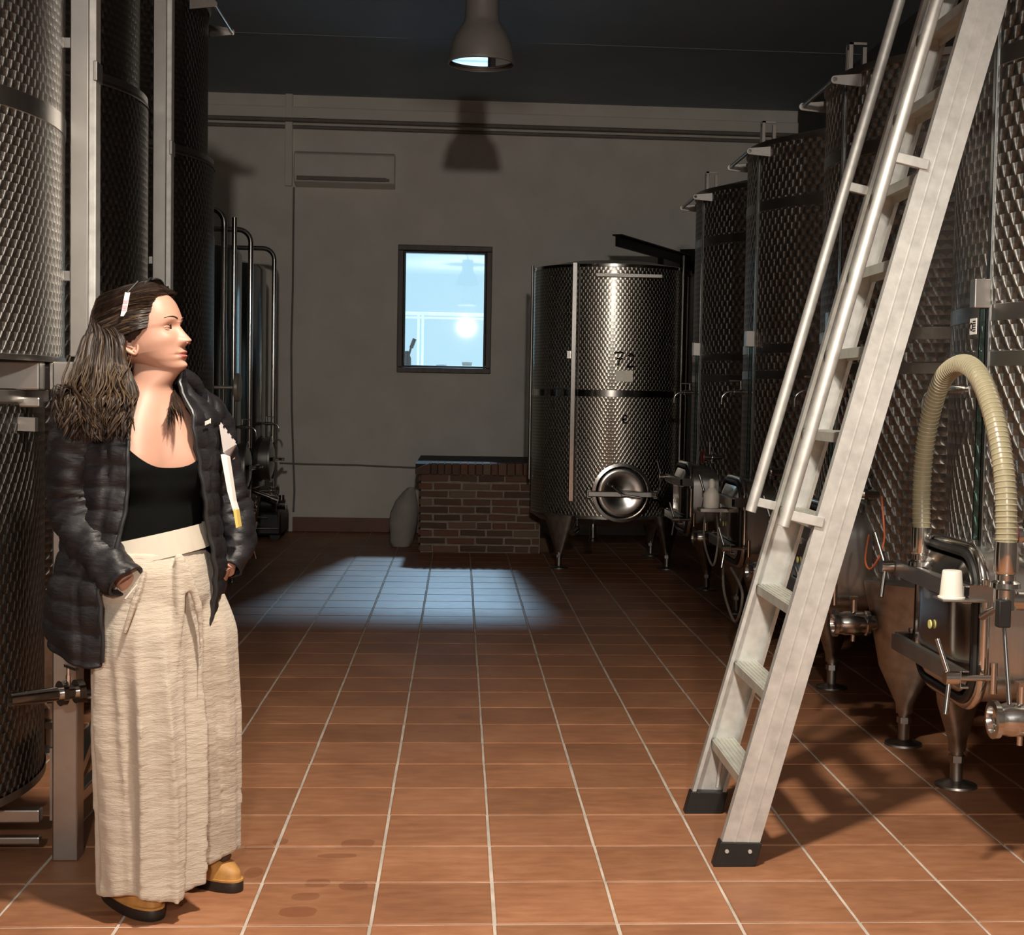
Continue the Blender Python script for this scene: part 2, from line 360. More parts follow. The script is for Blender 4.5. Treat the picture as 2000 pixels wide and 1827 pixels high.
# cornice pipes / trunking on the wall
zt=ZC
def ceil_w(px,py): return at(px,py,WY)
c=MB(); z1_=ceil_w(1000,243).z; z2_=ceil_w(1000,256).z
c1=MB().b2(XL,XR,WY-.05,WY,z1_-.02,z1_+.10).build('trim_2',M['plaster_trunk'],smooth=False,bevel=.01); struct(c1)
pp=MB().cyl((XL,WY-.075,z1_-.035),(XR,WY-.075,z1_-.035),.020,12).build('wall_conduit',M['cable']); tag(pp,'upper grey conduit running along the top of the back wall','conduit','conduits under the ceiling on the back wall')
pp=MB().cyl((XL,WY-.03,z2_-.03),(XR,WY-.03,z2_-.03),.018,12).build('wall_conduit',M['cable']); tag(pp,'lower grey conduit running along the top of the back wall','conduit','conduits under the ceiling on the back wall')
a=at(557,364,WY); b=at(573,185,WY); tk=MB().b2(a.x,b.x,WY-.055,WY,a.z,ZC); tag(tk.build('cable_trunking',M['plaster_trunk'],smooth=False,bevel=.006),'square painted duct dropping from the ceiling beside the air conditioner','duct')
# cables
def cable(name,pts,r,lb,cat='cable',m='cable'): return tag(MB().tube(pts,r,8).build(name,M[m]),lb,cat)
pts=[at(px,py,WY-.02) for px,py in((574,366),(573,450),(572,560),(569,680),(570,800),(573,900),(575,960),(573,1000))]; cable('wall_cable',pts,.010,'thin grey cable hanging down the back wall from the air conditioner')
pts=[at(px,py,WY-.015) for px,py in((546,905),(600,907),(700,909),(760,912),(812,914))]; cable('low_conduit',pts,.009,'thin conduit running low along the back wall to the brick block','conduit')
# air conditioner
a=at(578,366,WY); b=at(773,300,WY); ac=empty('air_conditioner',((a.x+b.x)/2,WY,a.z),label='long wall mounted air conditioner unit high on the back wall',cat='air conditioner'); hw=(b.x-a.x)/2; hh=b.z-a.z-.03
MB().prism([(-hw,0,0),(-hw,-.19,.03),(-hw,-.22,.10),(-hw,-.20,hh-.03),(-hw,-.15,hh),(-hw,0,hh)],(2*hw,0,0)).build('housing',M['plaster_trunk'],ac,bevel=.01)
MB().b2(-hw+.03,hw-.08,-.222,-.205,.045,.085).build('louvre',M['cable'],ac,smooth=False,bevel=.004)
MB().b2(-hw+.02,hw-.02,-.215,-.19,.088,.096).b2(hw-.09,hw-.05,-.226,-.2,.05,.075).build('vent_slot',M['cable'],ac,smooth=False)
# ------------------------------------------------ brick block
by=12.6; bx0=at(819,1000,by).x; bx1=.74; capz=at(900,905,by).z; bz1=at(900,928,by).z
bk=empty('brick_block',((bx0+bx1)/2,by,0),label='low old brick block with sloping brick coping against the back wall',cat='brick wall'); ox=(bx0+bx1)/2
MB().b2(bx0-ox+.012,bx1-ox,.012,WY-by-.002,0,bz1).build('mortar_core',M['mortar'],bk,smooth=False)
rb=random.Random(7)
def brickmesh(w_,d_,h_,s):
    r=random.Random(s); m=MB(); j=.005
    v=[(x*w_/2+r.uniform(-j,j),y*d_/2,z*h_/2+r.uniform(-j*.7,j*.7)) for x in(-1,1) for y in(-1,1) for z in(-1,1)]
    m.add(v,[(0,1,3,2),(4,6,7,5),(0,4,5,1),(2,3,7,6),(0,2,6,4),(1,5,7,3)]); return m
nC=10; ch=bz1/nC
for c_ in range(nC):
    x=bx0-ox; first=True; z=(c_+.5)*ch
    while x<bx1-ox-.02:
        L=.245+rb.uniform(-.01,.015)
        if first and c_%2==0: L=.12
        if rb.random()<.12: L*=.55
        L=min(L,bx1-ox-x); first=False
        if L>.03:
            o=brickmesh(L-.018,.06,ch-.019,rb.random()).build('brick',M['brick'],bk,smooth=False,bevel=.004,loc=(x+L/2,.022+rb.uniform(-.004,.004),z+rb.uniform(-.003,.003))); o.rotation_euler=(0,R(rb.uniform(-.9,.9)),0)
        x+=L
    # side return
    y=0
    while y<WY-by-.05:
        L=min(.25,WY-by-y); o=brickmesh(L-.018,.06,ch-.019,rb.random()).build('brick',M['brick'],bk,smooth=False,loc=(bx0-ox+.022,y+L/2+.04,z)); o.rotation_euler=(0,0,R(90)); y+=L
        if y>1.0: break
x=bx0-ox-.045
while x<bx1-ox-.01:
    L=.066+rb.uniform(-.006,.012)
    if x<bx0-ox-.03: L=.14
    hh=capz-bz1
    m=MB(); xa=x+.004; xb=min(x+L-.004,bx1-ox); top=hh-.0
    zt0=.35 if L>.13 else 1
    m.add([(xa,-.045,0),(xb,-.045,0),(xb,.20,0),(xa,.20,0),(xa,-.045,top*(.45 if L>.13 else 1)),(xb,-.045,top),(xb,.20,top),(xa,.20,top*(.45 if L>.13 else 1))],[(3,2,1,0),(4,5,6,7),(0,1,5,4),(1,2,6,5),(2,3,7,6),(3,0,4,7)])
    m.build('coping_brick',M['brick'],bk,smooth=False,bevel=.006,loc=(0,0,bz1+rb.uniform(0,.004)))
    x+=L
MB().b2(bx0-ox-.04,bx1-ox,.02,WY-by-.004,bz1,capz-.012).build('coping_bed',mat('coping top darkened against light',(.07,.05,.04),.95),bk,smooth=False)  # bed colour darkened to subdue the outdoor light falling on the top
# low brick footing right of the block
MB().b2(bx1-ox,bx1-ox+.10,.10,.5,0,.13).build('footing',M['brick'],bk,smooth=False,bevel=.01)
# white sack slumped beside the block
p0=at(798,1033,13.3); sk=MB(); rg=[]
for z,r1,dx in((0,.085,0),(.04,.11,0),(.12,.115,.01),(.22,.13,.015),(.32,.125,.03),(.42,.10,.05),(.50,.06,.075),(.545,.03,.09)):
    rg.append([Vector((dx+r1*math.cos(t*PI/12)*(1+.06*math.sin(5*t*PI/12+z*9)),r1*.9*math.sin(t*PI/12),z*1.0)) for t in range(24)])
sk.loft(rg); xx=bx0-.135; tag(sk.build('white_sack',M['cloth_sack'],loc=(xx-.045,13.1,0)),'whitish slumped sack leaning on the left side of the brick block','sack')
# jib arm of dark steel on the back wall
a=at(1205,470,12.6); bpt=Vector((2.35,WY,a.z)); jb=empty('jib_beam',(2.35,WY,a.z),label='dark steel beam reaching out from the back wall above tank 72',cat='beam'); d=a-bpt; d.z=0
u=d.normalized(); n_=Vector((-u.y,u.x,0)); rot=Matrix((u,n_,Vector((0,0,1)))).transposed()
MB().box(d/2,(d.length,.03,.10),rot).box(d/2+Vector((0,0,.05)),(d.length,.09,.012),rot).build('beam',M['black'],jb,smooth=False)
MB().box(d*.45+Vector((0,0,-.15)),(.05,.04,.2),rot).box(d*.04,(.02,.2,.25),rot).build('bracket',M['black'],jb,smooth=False)
# pendant lamp
lp=at(940,124,8.85); zr=lp.z
def pendant(x,y,zr,lit,label):
    e=empty('pendant_lamp',(x,y,zr),label=label,cat='lamp',group='bell shaped pendant lamps down the middle of the ceiling')
    pr=[(.196,.0),(.200,.004),(.2,.012),(.196,.05),(.185,.11),(.165,.165),(.135,.21),(.113,.24),(.104,.27),(.102,.40),(.102,.46),(.03,.47)]
    o=MB().lathe(pr,48).build('shade',M['lamp_shell'],e); s=o.modifiers.new('t','SOLIDIFY'); s.thickness=.003; s.offset=-1
    MB().lathe([(.0,.010),(.192,.010),(.192,.014),(0,.014)],48).build('cover_glass',M['glass_lamp'],e)
    MB().lathe([(.198,-.008),(.206,-.006),(.207,.01),(.198,.012)],48).build('rim_ring',M['lamp_shell'],e)
    MB().lathe([(0.001,.09),(.03,.10),(.042,.14),(.035,.19),(.02,.22),(.02,.30),(.001,.30)],20).build('bulb',M['bulb'] if lit else M['white_plastic'],e)
    MB().cyl((0,0,.46),(0,0,ZC-zr-.03),.012,10).build('rod',M['cable'],e)
    MB().lathe([(.05,ZC-zr-.04),(.06,ZC-zr-.02),(.06,ZC-zr),(.001,ZC-zr)],24).build('ceiling_rose',M['cable'],e)
    return e
pendant(lp.x,8.85,zr,False,'grey bell shaped pendant lamp, unlit, hanging before the far wall')
pendant(.12,2.55,zr,True,'grey bell shaped pendant lamp, lit, nearest overhead of the row')
pendant(.14,-3.3,zr,True,'grey bell shaped pendant lamp, lit, behind the viewer')
# ================================================================= TANKS
def shell(R0,z0,z1,mt,parent,name='shell',n=112,dome=0,R1=None):
    R1=R1 or R0; me=bpy.data.meshes.new(name); v=[];f=[];uv=[]
    zs=[z0,z1]
    for z,rr in((z0,R0),(z1,R1)):
        for k in range(n): v.append((rr*math.cos(2*PI*k/n),rr*math.sin(2*PI*k/n),z))
    for k in range(n):
        l=(k+1)%n; f.append((k,l,n+l,n+k)); u0=2*PI*k/n*R0; u1=2*PI*(k+1)/n*R0; uv+=[(u0,z0),(u1,z0),(u1,z1),(u0,z1)]
    me.from_pydata(v,[],f); L=me.uv_layers.new(name='UVMap')
    for i,q in enumerate(uv): L.data[i].uv=q
    me.materials.append(mt); me.shade_smooth(); o=bpy.data.objects.new(name,me); C.objects.link(o); o.parent=parent; return o
def ring(R0,z0,z1,mt,parent,name,t=.004,n=96):
    return MB().lathe([(R0-.002,z0),(R0+t,z0+.003),(R0+t,z1-.003),(R0-.002,z1)],n).build(name,mt,parent)
def rrect(w,h,r,n=6,cx=0,cy=0):
    pts=[]
    for (sx,sy,a0) in((1,1,0),(-1,1,90),(-1,-1,180),(1,-1,270)):
        for k in range(n+1):
            a=R(a0+90*k/n); pts.append((cx+sx*(w/2-r)+r*math.cos(a),cy+sy*(h/2-r)+r*math.sin(a)))
    return pts
def leg_cone(e,x,y,z1,w=.30,slim=False):
    # tapered gusset leg, wide at the tank, narrow pin and floor disc
    a=math.atan2(y,x); ca,sa=math.cos(a),math.sin(a)
    def q(dx,dy,z): return Vector((x+dx*ca-dy*sa,y+dx*sa+dy*ca,z))
    m=MB(); rings=[]
    for z,ww,tt in(((.07,.016,.014),(.10,.020,.016),(z1+.06,w*.5,.05)) if slim else ((.13,.030,.028),(.17,.034,.03),(z1*.55,w*.30,.055),(z1+.08,w*.5,.075))):
        rings.append([q(tt*px,ww*py,z) for px,py in rrect(2,2,.7,3)])
    m.loft(rings); L=m.build('leg',M['leg_steel'],e)
    MB().cyl(q(0,0,.018),q(0,0,.135),.023,16).cyl(q(0,0,.09),q(0,0,.115),.030,6).build('foot_pin',M['steel_dull'],L)
    MB().lathe([(.001,.022),(.03,.022),(.045,.012),(.075,.008),(.078,.0),(.001,0)],28,Matrix.Translation((x,y,0))).build('foot_disc',M['steel_dull'],L)
    return L
def tap(e,x,y,z,s=1,mt='steel',name='sampling_tap'):
    g=MB().cyl((x,y,z),(x-.10,y,z),.011,14).cyl((x-.028,y,z),(x-.085,y,z),.017,14).cyl((x-.045,y,z-.0),(x-.048,y,z+.06),.008,10)
    pth=[Vector((x-.09,y,z))]+[Vector((x-.10-.055*math.sin(t),y,z-.045+.045*math.cos(t))) for t in[i*PI/12 for i in range(0,7)]]+[Vector((x-.155,y,z-.072))]
    g.tube(pth,.0075,12); o=g.build(name,M[mt],e)
    MB().box((x-.075,y,z+.062),(.075,.012,.008)).build('tap_handle',M[mt],o,bevel=.002); return o
def manway_rect(e,x,z,w,h,yo=0):
    """rounded rectangular door on the aisle side (local -X)"""
    o=empty('manway_door',(x,yo,z)); o.parent=e
    # neck
    def path(ww,hh,r,xx,n=8): return [Vector((xx,a,b)) for a,b in rrect(ww,hh,r,n)]
    m=MB(); m.loft([path(w,h,.13,.16),path(w,h,.13,-.02),path(w-.02,h-.02,.12,-.02),path(w-.02,h-.02,.12,.16)],cap=False,loop=True); 
    nk=m.build('neck',M['steel_brushed'],o)
    MB().tube(path(w+.015,h+.015,.135,-.025),.017,12,closed=True).build('rim_tube',M['steel'],o)
    MB().tube(path(w-.015,h-.015,.12,-.045),.012,8,closed=True).build('gasket',M['rubber'],o)
    m=MB(); m.loft([path(w-.05,h-.05,.10,-.03),path(w-.06,h-.06,.10,-.052),path(w-.16,h-.16,.07,-.075),path(w-.3,h-.3,.03,-.082)])
    m.build('door_plate',M['steel'],o)
    for s in(1,-1):
        zz=s*(h*.27)
        b=MB(); b.b2(-.108,-.085,-w*.62,w*.60,zz-.03,zz-.024).b2(-.112,-.108,-w*.62,w*.60,zz-.03,zz+.022).b2(-.105,-.085,-w*.62,w*.6,zz+.018,zz+.022)
        br=b.build('clamp_bar',M['steel_dull'],o,smooth=False,bevel=.002)
        MB().cyl((-.04,-s*w*.60,zz-.04),(-.04,-s*w*.60,zz+.04),.014,12).box((-.06,-s*w*.60,zz),(.07,.03,.05)).build('hinge',M['steel'],br)
        # swing bolt with hub and lever
        y=s*w*.60
        MB().cyl((0,y,zz),(-.15,y,zz),.009,10).cyl((-.115,y,zz),(-.155,y,zz),.02,14).cyl((-.01,y,zz-.045),(-.01,y,zz+.045),.012,10).build('swing_bolt',M['steel'],br)
        MB().cyl((-.14,y,zz),(-.17,y+.03,zz+.11),.0075,10).cyl((-.14,y,zz),(-.16,y-.03,zz-.10),.0075,10).build('tee_handle',M['steel'],br)
    MB().lathe([(.001,0),(.014,0),(.014,.004),(.001,.004)],18,Matrix.Translation((-.087,.01,-.02))@Matrix.Rotation(R(-90),4,'Y')@Matrix.Scale(1.0,4)).build('round_sticker',M['yellow'],o)
    return o
def ball_valve(e,x,y,z,s=1.0):
    o=MB()
    mt=Matrix.Translation((x,y,z))@Matrix.Rotation(R(-90),4,'Y')
    o.lathe([(.001,0),(.030,0),(.030,.05),(.052,.055),(.052,.07),(.046,.075),(.050,.085),(.050,.16),(.046,.17),(.046,.185),(.056,.19),(.056,.205),(.040,.207),(.036,.19),(.001,.18)],28,mt)
    v=o.build('outlet_valve',M['steel'],e)
    MB().cyl((x-.12,y,z),(x-.12,y,z+.10),.014,14).box((x-.12,y,z+.105),(.03,.035,.012)).cyl((x-.12,y,z-.02),(x-.12,y-.0,z-.075),.009,10).build('valve_stem',M['steel'],v)
    MB().cyl((x+.10,y,z),(x,y,z),.030,18).build('valve_neck',M['steel_dull'],v)
    return v
def hook_arms(e,xt,xe,z,half,mt='steel_dull'):
    o=empty('ladder_hook',(0,0,z)); o.parent=e
    for s in(-1,1):
        y=s*half; zz=0
        pts=[(xe,y,zz+.035),(xe,y,zz-.035)]+[(xt+.018-.018*math.sin(t),y,zz-.018*math.cos(t)-.002) for t in[i*PI/8 for i in range(9)]]
        MB().prism(pts,(0,.006,0)).build('arm',M[mt],o,smooth=False,bevel=.0015)
    MB().cyl((xt+.018,-half,0),(xt+.018,half,0),.010,14).build('rod',M[mt],o)
    return o
def top_handle(e,x,y,z,h=.14):
    m=MB()
    m.b2(x-.010,x+.008,y-.03,y-.024,z,z+h).b2(x-.010,x+.010,y+.02,y+.028,z,z+h).b2(x+.050,x+.068,y-.03,y-.0,z+.02,z+h-.02)
    m.b2(x-.010,x+.068,y-.03,y-.024,z+h-.012,z+h).b2(x-.010,x+.010,y-.03,y+.028,z+h-.012,z+h)
    return m.build('lid_bracket',M['steel'],e,smooth=False,bevel=.001)
def wheel_fitting(e,x,y,z,red=False):
    o=MB().cyl((x+.04,y,z),(x-.10,y,z),.022,16).cyl((x-.04,y,z),(x-.055,y,z),.040,20).cyl((x-.09,y,z),(x-.105,y,z),.036,20).cyl((x-.07,y,z),(x-.07,y,z+.09),.009,10)
    v=o.build('side_fitting',M['steel'],e)
    MB().lathe([(.001,.0),(.012,.004),(.012,.018),(.001,.02)],12,Matrix.Translation((x-.07,y,z+.085))).build('knob',M['steel'],v)
    MB().tube([Vector((x-.115,y+.045*math.cos(t*PI/10),z+.045*math.sin(t*PI/10))) for t in range(20)],.008,8,closed=True).build('clamp_ring',M['red' if red else 'steel'],v)
    return v
ZT=2.82
def big_tank(x,y,Rr,label,first):
    e=empty('wine_tank',(x,y,0),0,label,'tank','tall engine turned steel tanks along the right side')
    zb=.60
    shell(Rr,zb,ZT,M['engine_big'],e)
    for z0,z1 in((1.66,1.715),(1.52,1.57),(2.44,2.50),(zb,zb+.075)): ring(Rr,z0,z1,M['steel_dull'],e,'smooth_band',.002)
    MB().lathe([(Rr-.004,ZT-.03),(Rr+.010,ZT-.028),(Rr+.012,ZT),(Rr*.6,ZT+.09),(.2,ZT+.16),(.001,ZT+.165)],96).build('lid',M['steel_dull'],e)
    MB().lathe([(Rr-.002,zb+.004),(Rr+.004,zb),(Rr*.97,zb-.03),(.1,zb-.13),(.001,zb-.13)],96).build('base_cone',M['steel_dull'],e)
    for sx,sy in((-1,-1),(-1,1),(1,-1),(1,1)): leg_cone(e,sx*.575,sy*.565,zb-.02,.38)
    yy=-.16; xf=-math.sqrt(Rr*Rr-yy*yy)
    # level tube with cover box
    lt=MB().b2(xf-.008,xf+.02,yy-.014,yy+.014,zb+.10,ZT-.05).build('gauge_channel',M['steel_dark'],e,smooth=False,bevel=.004)
    MB().cyl((xf-.022,yy-.002,.98),(xf-.022,yy-.002,1.70),.011,12).build('level_tube',M['glass_tube'],lt)
    MB().b2(xf-.055,xf-.005,yy-.02,yy+.025,1.70,1.79).build('cover_box',M['steel_brushed'],lt,smooth=False,bevel=.003)
    tap(e,xf,-.03,1.45)
    manway_rect(e,-Rr-.045,.73,.54,.46,-.15)
    ball_valve(e,-Rr+.16-.02,-.50,.49)
    wheel_fitting(e,-math.sqrt(Rr*Rr-.42**2)-.0,-.42,1.02,True)
    hook_arms(e,-.88,-.67,ZT-.06,.28)
    top_handle(e,-.76,-.12,ZT-.01)
    return e
XR_,RR,YT,PT=2.42,.80,4.47,1.75
labs=['engine turned steel tank nearest on the right, with the cream hose in front','engine turned steel tank directly behind the aluminium ladder','third engine turned steel tank from the front, just past the ladder rails','fourth and farthest engine turned steel tank of the right row']
big=[]
for i,lb in enumerate(labs):
    if i==0: t0=big_tank(XR_,YT,RR,lb,True); big.append(t0)
    else:
        t=copy_tree(t0); t.location=(XR_,YT+PT*i-(.0 if i<3 else -.03),0); t['label']=lb; big.append(t)
bpy.context.view_layer.update()
# stickers: instruction label near tank 1, label on the leg of tank 2, small plate high on tank 1
def sticker(px,py,X,w_,h_,parent,mt='paper',mark=True,name='label_sticker'):
    p=atx(px,py,X)-parent.location; o=MB().b2(-.003,0,-w_/2,w_/2,-h_/2,h_/2).build(name,M[mt],parent,smooth=False,loc=p)
    if mark:
        m=MB()
        for k in range(5): m.b2(-.0045,-.003,-w_*.42,-w_*.0,h_*(.32-.15*k)-.0015,h_*(.32-.15*k)+.0015)
        m.tube([Vector((-.004,w_*.2+h_*.22*math.cos(t*PI/8),h_*.22*math.sin(t*PI/8))) for t in range(16)],.002,4,closed=True)
        m.build('printed_mark',M['ink'],o,smooth=False)
    return o
sticker(1902,638,1.60,.055,.05,big[0])
sticker(1789,1277,1.63,.05,.05,big[1],mark=False)
# manway wheel ring etc. hanging hoop on tank 3
def arch(pts): return [Vector(p) for p in pts]
hp=[atx(1390,965,1.44),atx(1377,1010,1.42),atx(1376,1060,1.42),atx(1392,1105,1.44),atx(1402,1060,1.46),atx(1400,1010,1.46)]
def smooth_path(P,n=8,closed=False):
    out=[]; N=len(P)
    for i in range(N if closed else N-1):
        p0,p1,p2,p3=(P[(i-1)%N] if closed or i>0 else P[0]),P[i],P[(i+1)%N],(P[(i+2)%N] if closed or i+2<N else P[-1])
        for k in range(n):
            t=k/n; out.append(.5*((2*p1)+(-p0+p2)*t+(2*p0-5*p1+4*p2-p3)*t*t+(-p0+3*p1-3*p2+p3)*t**3))
    if not closed: out.append(P[-1])
    return out
o=MB().tube(smooth_path(hp,8,True),.006,8,closed=True).build('hose_loop',M['cable']); tag(o,'thin grey hose loop hanging beside the small white bottle','hose')
hp=[atx(1412,1105,1.44),atx(1415,1160,1.44),atx(1436,1215,1.44),atx(1450,1160,1.44),atx(1428,1110,1.47)]
o=MB().tube(smooth_path(hp,8),.007,8).build('drain_hose',M['cable']); tag(o,'thin grey drain hose hanging low under the door of the third right tank','hose')
# small white bottle on the clamp bar of tank 4
bt=big[3]; p=Vector((XR_-.80-.045-.13,bt.location.y-.36,.72+.135)); bo=empty('white_bottle',tuple(atx(1389,992,1.40)),label='small white plastic bottle standing at the door of the farthest right tank',cat='bottle')
MB().lathe([(.001,0),(.042,0),(.045,.01),(.045,.075),(.03,.10),(.016,.112),(.016,.12)],20).build('body',M['white_plastic'],bo)
MB().lathe([(.001,.118),(.019,.118),(.019,.145),(.008,.16),(.001,.16)],16).build('cap',M['white_plastic'],bo)
MB().b2(-.07,.10,-.06,.06,-.022,-.001).build('drip_tray',M['steel_dull'],bo,smooth=False,bevel=.003)
# cup on tank-1 door bar
cp=atx(1858,1168,1.435); co=empty('white_cup',tuple(cp),label='upside down white plastic cup on the upper clamp bar of the nearest right door',cat='cup')
MB().lathe([(.036,0),(.039,0),(.039,.004),(.034,.005),(.028,.076),(.026,.08),(.001,.08)],28).build('cup_body',M['white_plastic'],co)
MB().b2(-.04,.09,-.045,.045,-.006,-.0005).build('cup_rest',M['steel_dull'],co,smooth=False,bevel=.001)
# cream hose
hpts=[atx(1800,1048,1.50),atx(1800,960,1.50),atx(1806,880,1.50),atx(1820,800,1.50),atx(1845,735,1.50),atx(1882,712,1.50),atx(1912,735,1.49),atx(1938,800,1.49),atx(1955,880,1.49),atx(1964,960,1.49),atx(1966,1080,1.49)]
hs=empty('wine_hose',tuple(hpts[5]),label='thick ribbed cream hose arched over the tap of the nearest right tank',cat='hose'); o_=hpts[5]
P=[p-o_ for p in smooth_path(hpts,14)]
hb=MB().tube(P,.0285,20).build('hose_body',None or mat('cream ribbed hose',(.30,.275,.175),.3,0,.08,14,coat=.3),hs)
# spiral ribs
L=[0]
for a,b in zip(P,P[1:]): L.append(L[-1]+(b-a).length)
rb_=MB(); tot=L[-1]; s=.012; u=None
while s<tot-.01:
    i=max(k for k in range(len(L)) if L[k]<=s); i=min(i,len(P)-2); q=P[i].lerp(P[i+1],(s-L[i])/(L[i+1]-L[i])); t=(P[i+1]-P[i]).normalized()
    a=t.cross(Vector((1,0,0))).normalized(); b=t.cross(a)
    rb_.tube([q+(a*math.cos(k*PI/12)+b*math.sin(k*PI/12))*.0288+t*.0 for k in range(24)],.0022,5,closed=True); s+=.0155
rb_.build('spiral_rib',mat('pale hose rib',(.40,.37,.26),.38,0,.05),hs)
for end,dn in((P[0],0),(P[-1],1)):
    mt=Matrix.Translation(end)
    MB().lathe([(.0295,.03),(.032,.03),(.033,.0),(.033,-.05),(.031,-.055),(.027,-.06),(.027,-.075),(.040,-.082),(.041,-.095),(.02,-.098),(.001,-.098)],24,mt).build('coupling',M['steel'],hs)
# near butterfly valve under the hose end
e0=big[0]; q=P[-1]+o_-e0.location+Vector((0,0,-.10))
v=MB().cyl(q,q+Vector((0,0,-.055)),.030,20).cyl(q+Vector((0,0,-.03)),q+Vector((.25,0,-.04)),.026,18).cyl(q+Vector((-.0,-.02,-.03)),q+Vector((.0,.16,-.10)),.011,12).build('butterfly_valve',M['steel'],e0)
MB().box(q+Vector((-.02,-.04,-.06)),(.035,.03,.075)).build('valve_grip',M['rubber'],v,bevel=.004)
MB().cyl(q+Vector((0,.0,-.10)),q+Vector((-.01,-.08,-.30)),.006,10).build('lever_rod',M['steel'],v)
# orange cord on tank 2
cp_=[atx(1722,970,1.55),atx(1726,1020,1.55),atx(1727,1055,1.56),atx(1716,1090,1.55),atx(1699,1112,1.54),atx(1690,1095,1.54),atx(1694,1060,1.55),atx(1697,1045,1.56)]
o=MB().tube(smooth_path(cp_,8),.0035,6).build('orange_cord',M['orange']); tag(o,'thin orange cord dangling at the fittings of the tank behind the ladder','cord')

# ---------------------------------------------------------------- tank 72
t72=empty('wine_tank',(1.29,12.1,0),0,'wide short steel tank marked 72, standing at the far wall beside the brick block','tank')
R7=.665; z0,z1=.42,2.49
shell(R7,z0,z1-.02,M['engine_72'],t72)
ring(R7,1.41,1.47,M['steel'],t72,'smooth_band',.002); ring(R7,z1-.03,z1,M['steel'],t72,'top_rim',.010); ring(R7,z0-.01,z0+.02,M['steel_dull'],t72,'bottom_rim',.004)
MB().lathe([(R7,z1-.005),(R7*.6,z1+.05),(.1,z1+.08),(.001,z1+.08)],72).build('lid',M['steel_dull'],t72)
MB().lathe([(R7,z0),(R7*.9,z0-.05),(.1,z0-.12),(.001,z0-.12)],72).build('base_cone',M['steel_dull'],t72)
def on72(px,dz=0,off=0):   # x offset on the front surface for pixel column px
    lo,hi=-R7,R7*.99
    for _ in range(40):
        m_=(lo+hi)/2; y=-math.sqrt(R7*R7-m_*m_); pp=at(px,dz or 750,12.1+y)
        if pp.x>1.29+m_: lo=m_
        else: hi=m_
    return m_,-math.sqrt(max(0,R7*R7-m_*m_))-off
def z72(px,py): m_,y=on72(px,py); return at(px,py,12.1+y).z
for px in(1120,): 
    x,y=on72(px); a=math.atan2(y,x)
    cx_,cy_=x*1.02,y*1.02
    MB().b2(cx_-.022,cx_+.022,cy_-.03,cy_+.01,.55,z1+.01).build('gauge_channel',M['steel'],t72,smooth=False,bevel=.006)
    MB().cyl((cx_+.045,cy_-.0,.5),(cx_+.045,cy_-.0,z1),.011,12).build('level_tube',M['steel_dull'],t72)
    MB().b2(cx_-.05,cx_-.02,cy_+.0,cy_+.03,1.72,1.78).build('clip',M['steel'],t72,smooth=False)
MB().cyl((-R7-.02,-.04,.7),(-R7-.02,-.04,z1+.02),.012,12).build('edge_pipe',M['steel_dull'],t72)
for x in(.545,.60): MB().cyl((x,-math.sqrt(R7*R7-x*x)-.05,.65),(x,-math.sqrt(R7*R7-x*x)-.05,z1+.1-(x-.545)*3),.011,12).build('riser_pipe',M['steel_dull'],t72)
x0,y0=on72(1160); x1_,y1_=on72(1284); zz=z72(1220,541)
MB().b2(x0,x1_,-R7-.05,y0+.02,zz-.004,zz+.004).b2(x0,x1_,-R7-.052,-R7-.046,zz-.004,zz+.02).build('drip_shelf',M['steel_dull'],t72,smooth=False)
# round manway
mx,my=on72(1217); mz=z72(1217,962)
mw=empty('round_manway',(mx,my,mz)); mw.parent=t72; mt=Matrix.Rotation(R(90),4,'X')
MB().lathe([(.205,-.08),(.215,-.08),(.225,.05),(.24,.058),(.24,.07),(.215,.074),(.20,.05)],48,mt).build('collar',M['steel'],mw)
MB().lathe([(.001,.055),(.10,.062),(.17,.085),(.195,.078),(.20,.06)],48,mt).build('door_plate',M['steel'],mw)
MB().box((0,-.115,-.01),(.56,.022,.045)).box((-.27,-.085,-.01),(.04,.06,.07)).box((.27,-.085,-.01),(.04,.06,.07)).build('clamp_bar',M['steel_dull'],mw,smooth=False,bevel=.006)
MB().cyl((0,-.06,-.01),(0,-.17,-.01),.018,14).cyl((-.012,-.165,-.01),(.14,-.175,-.03),.009,10).cyl((0,-.165,-.01),(-.09,-.17,.06),.009,10).build('tee_handle',M['steel'],mw)
# 72 mark, square plate and C mark
def seg_mark(px,py,w_,h_,strokes,name,r=.008):
    x,y=on72(px,py); z=z72(px,py); m=MB()
    for st in strokes:
        P=[]
        for (u,v) in st:
            xx=x+u*w_; P.append(Vector((xx,-math.sqrt(max(.01,R7*R7-xx*xx))-.003,z+v*h_)))
        m.tube(smooth_path(P,5),r,8)
    return m.build(name,M['ink'],t72)
seg_mark(1210,702,.05,.105,[[(-.9,.45),(-.5,.5),(.5,.5),(.1,.0),(-.3,-.5)],[(-.5,.05),(.5,.05)]],'painted_digit_seven')
seg_mark(1232,704,.05,.105,[[(-.4,.3),(0,.5),(.45,.25),(.1,-.1),(-.6,-.5),(.6,-.45)]],'painted_digit_two')
seg_mark(1220,819,.035,.06,[[(.5,.35),(0,.5),(-.5,0),(-.1,-.5),(.5,-.4)],[(-.4,.0),(.4,.0)]],'painted_letter',.007)
x,y=on72(1219,735); MB().b2(x-.07,x+.07,y-.004,y+.004,z72(1219,735)-.045,z72(1219,735)+.045).build('blank_plate',mat('blank zinc plate',(.50,.48,.42),.4,.8,.1),t72,smooth=False)
tp=empty('tap_mount',(0,0,0))
for k in range(1): bpy.data.objects.remove(tp)
def tap_at(e,x,y,z,ang):
    o=tap(e,0,0,0); o.location=(x,y,z); o.rotation_euler=(0,0,ang); return o
tap_at(t72,.60,-.33,1.46,R(20))
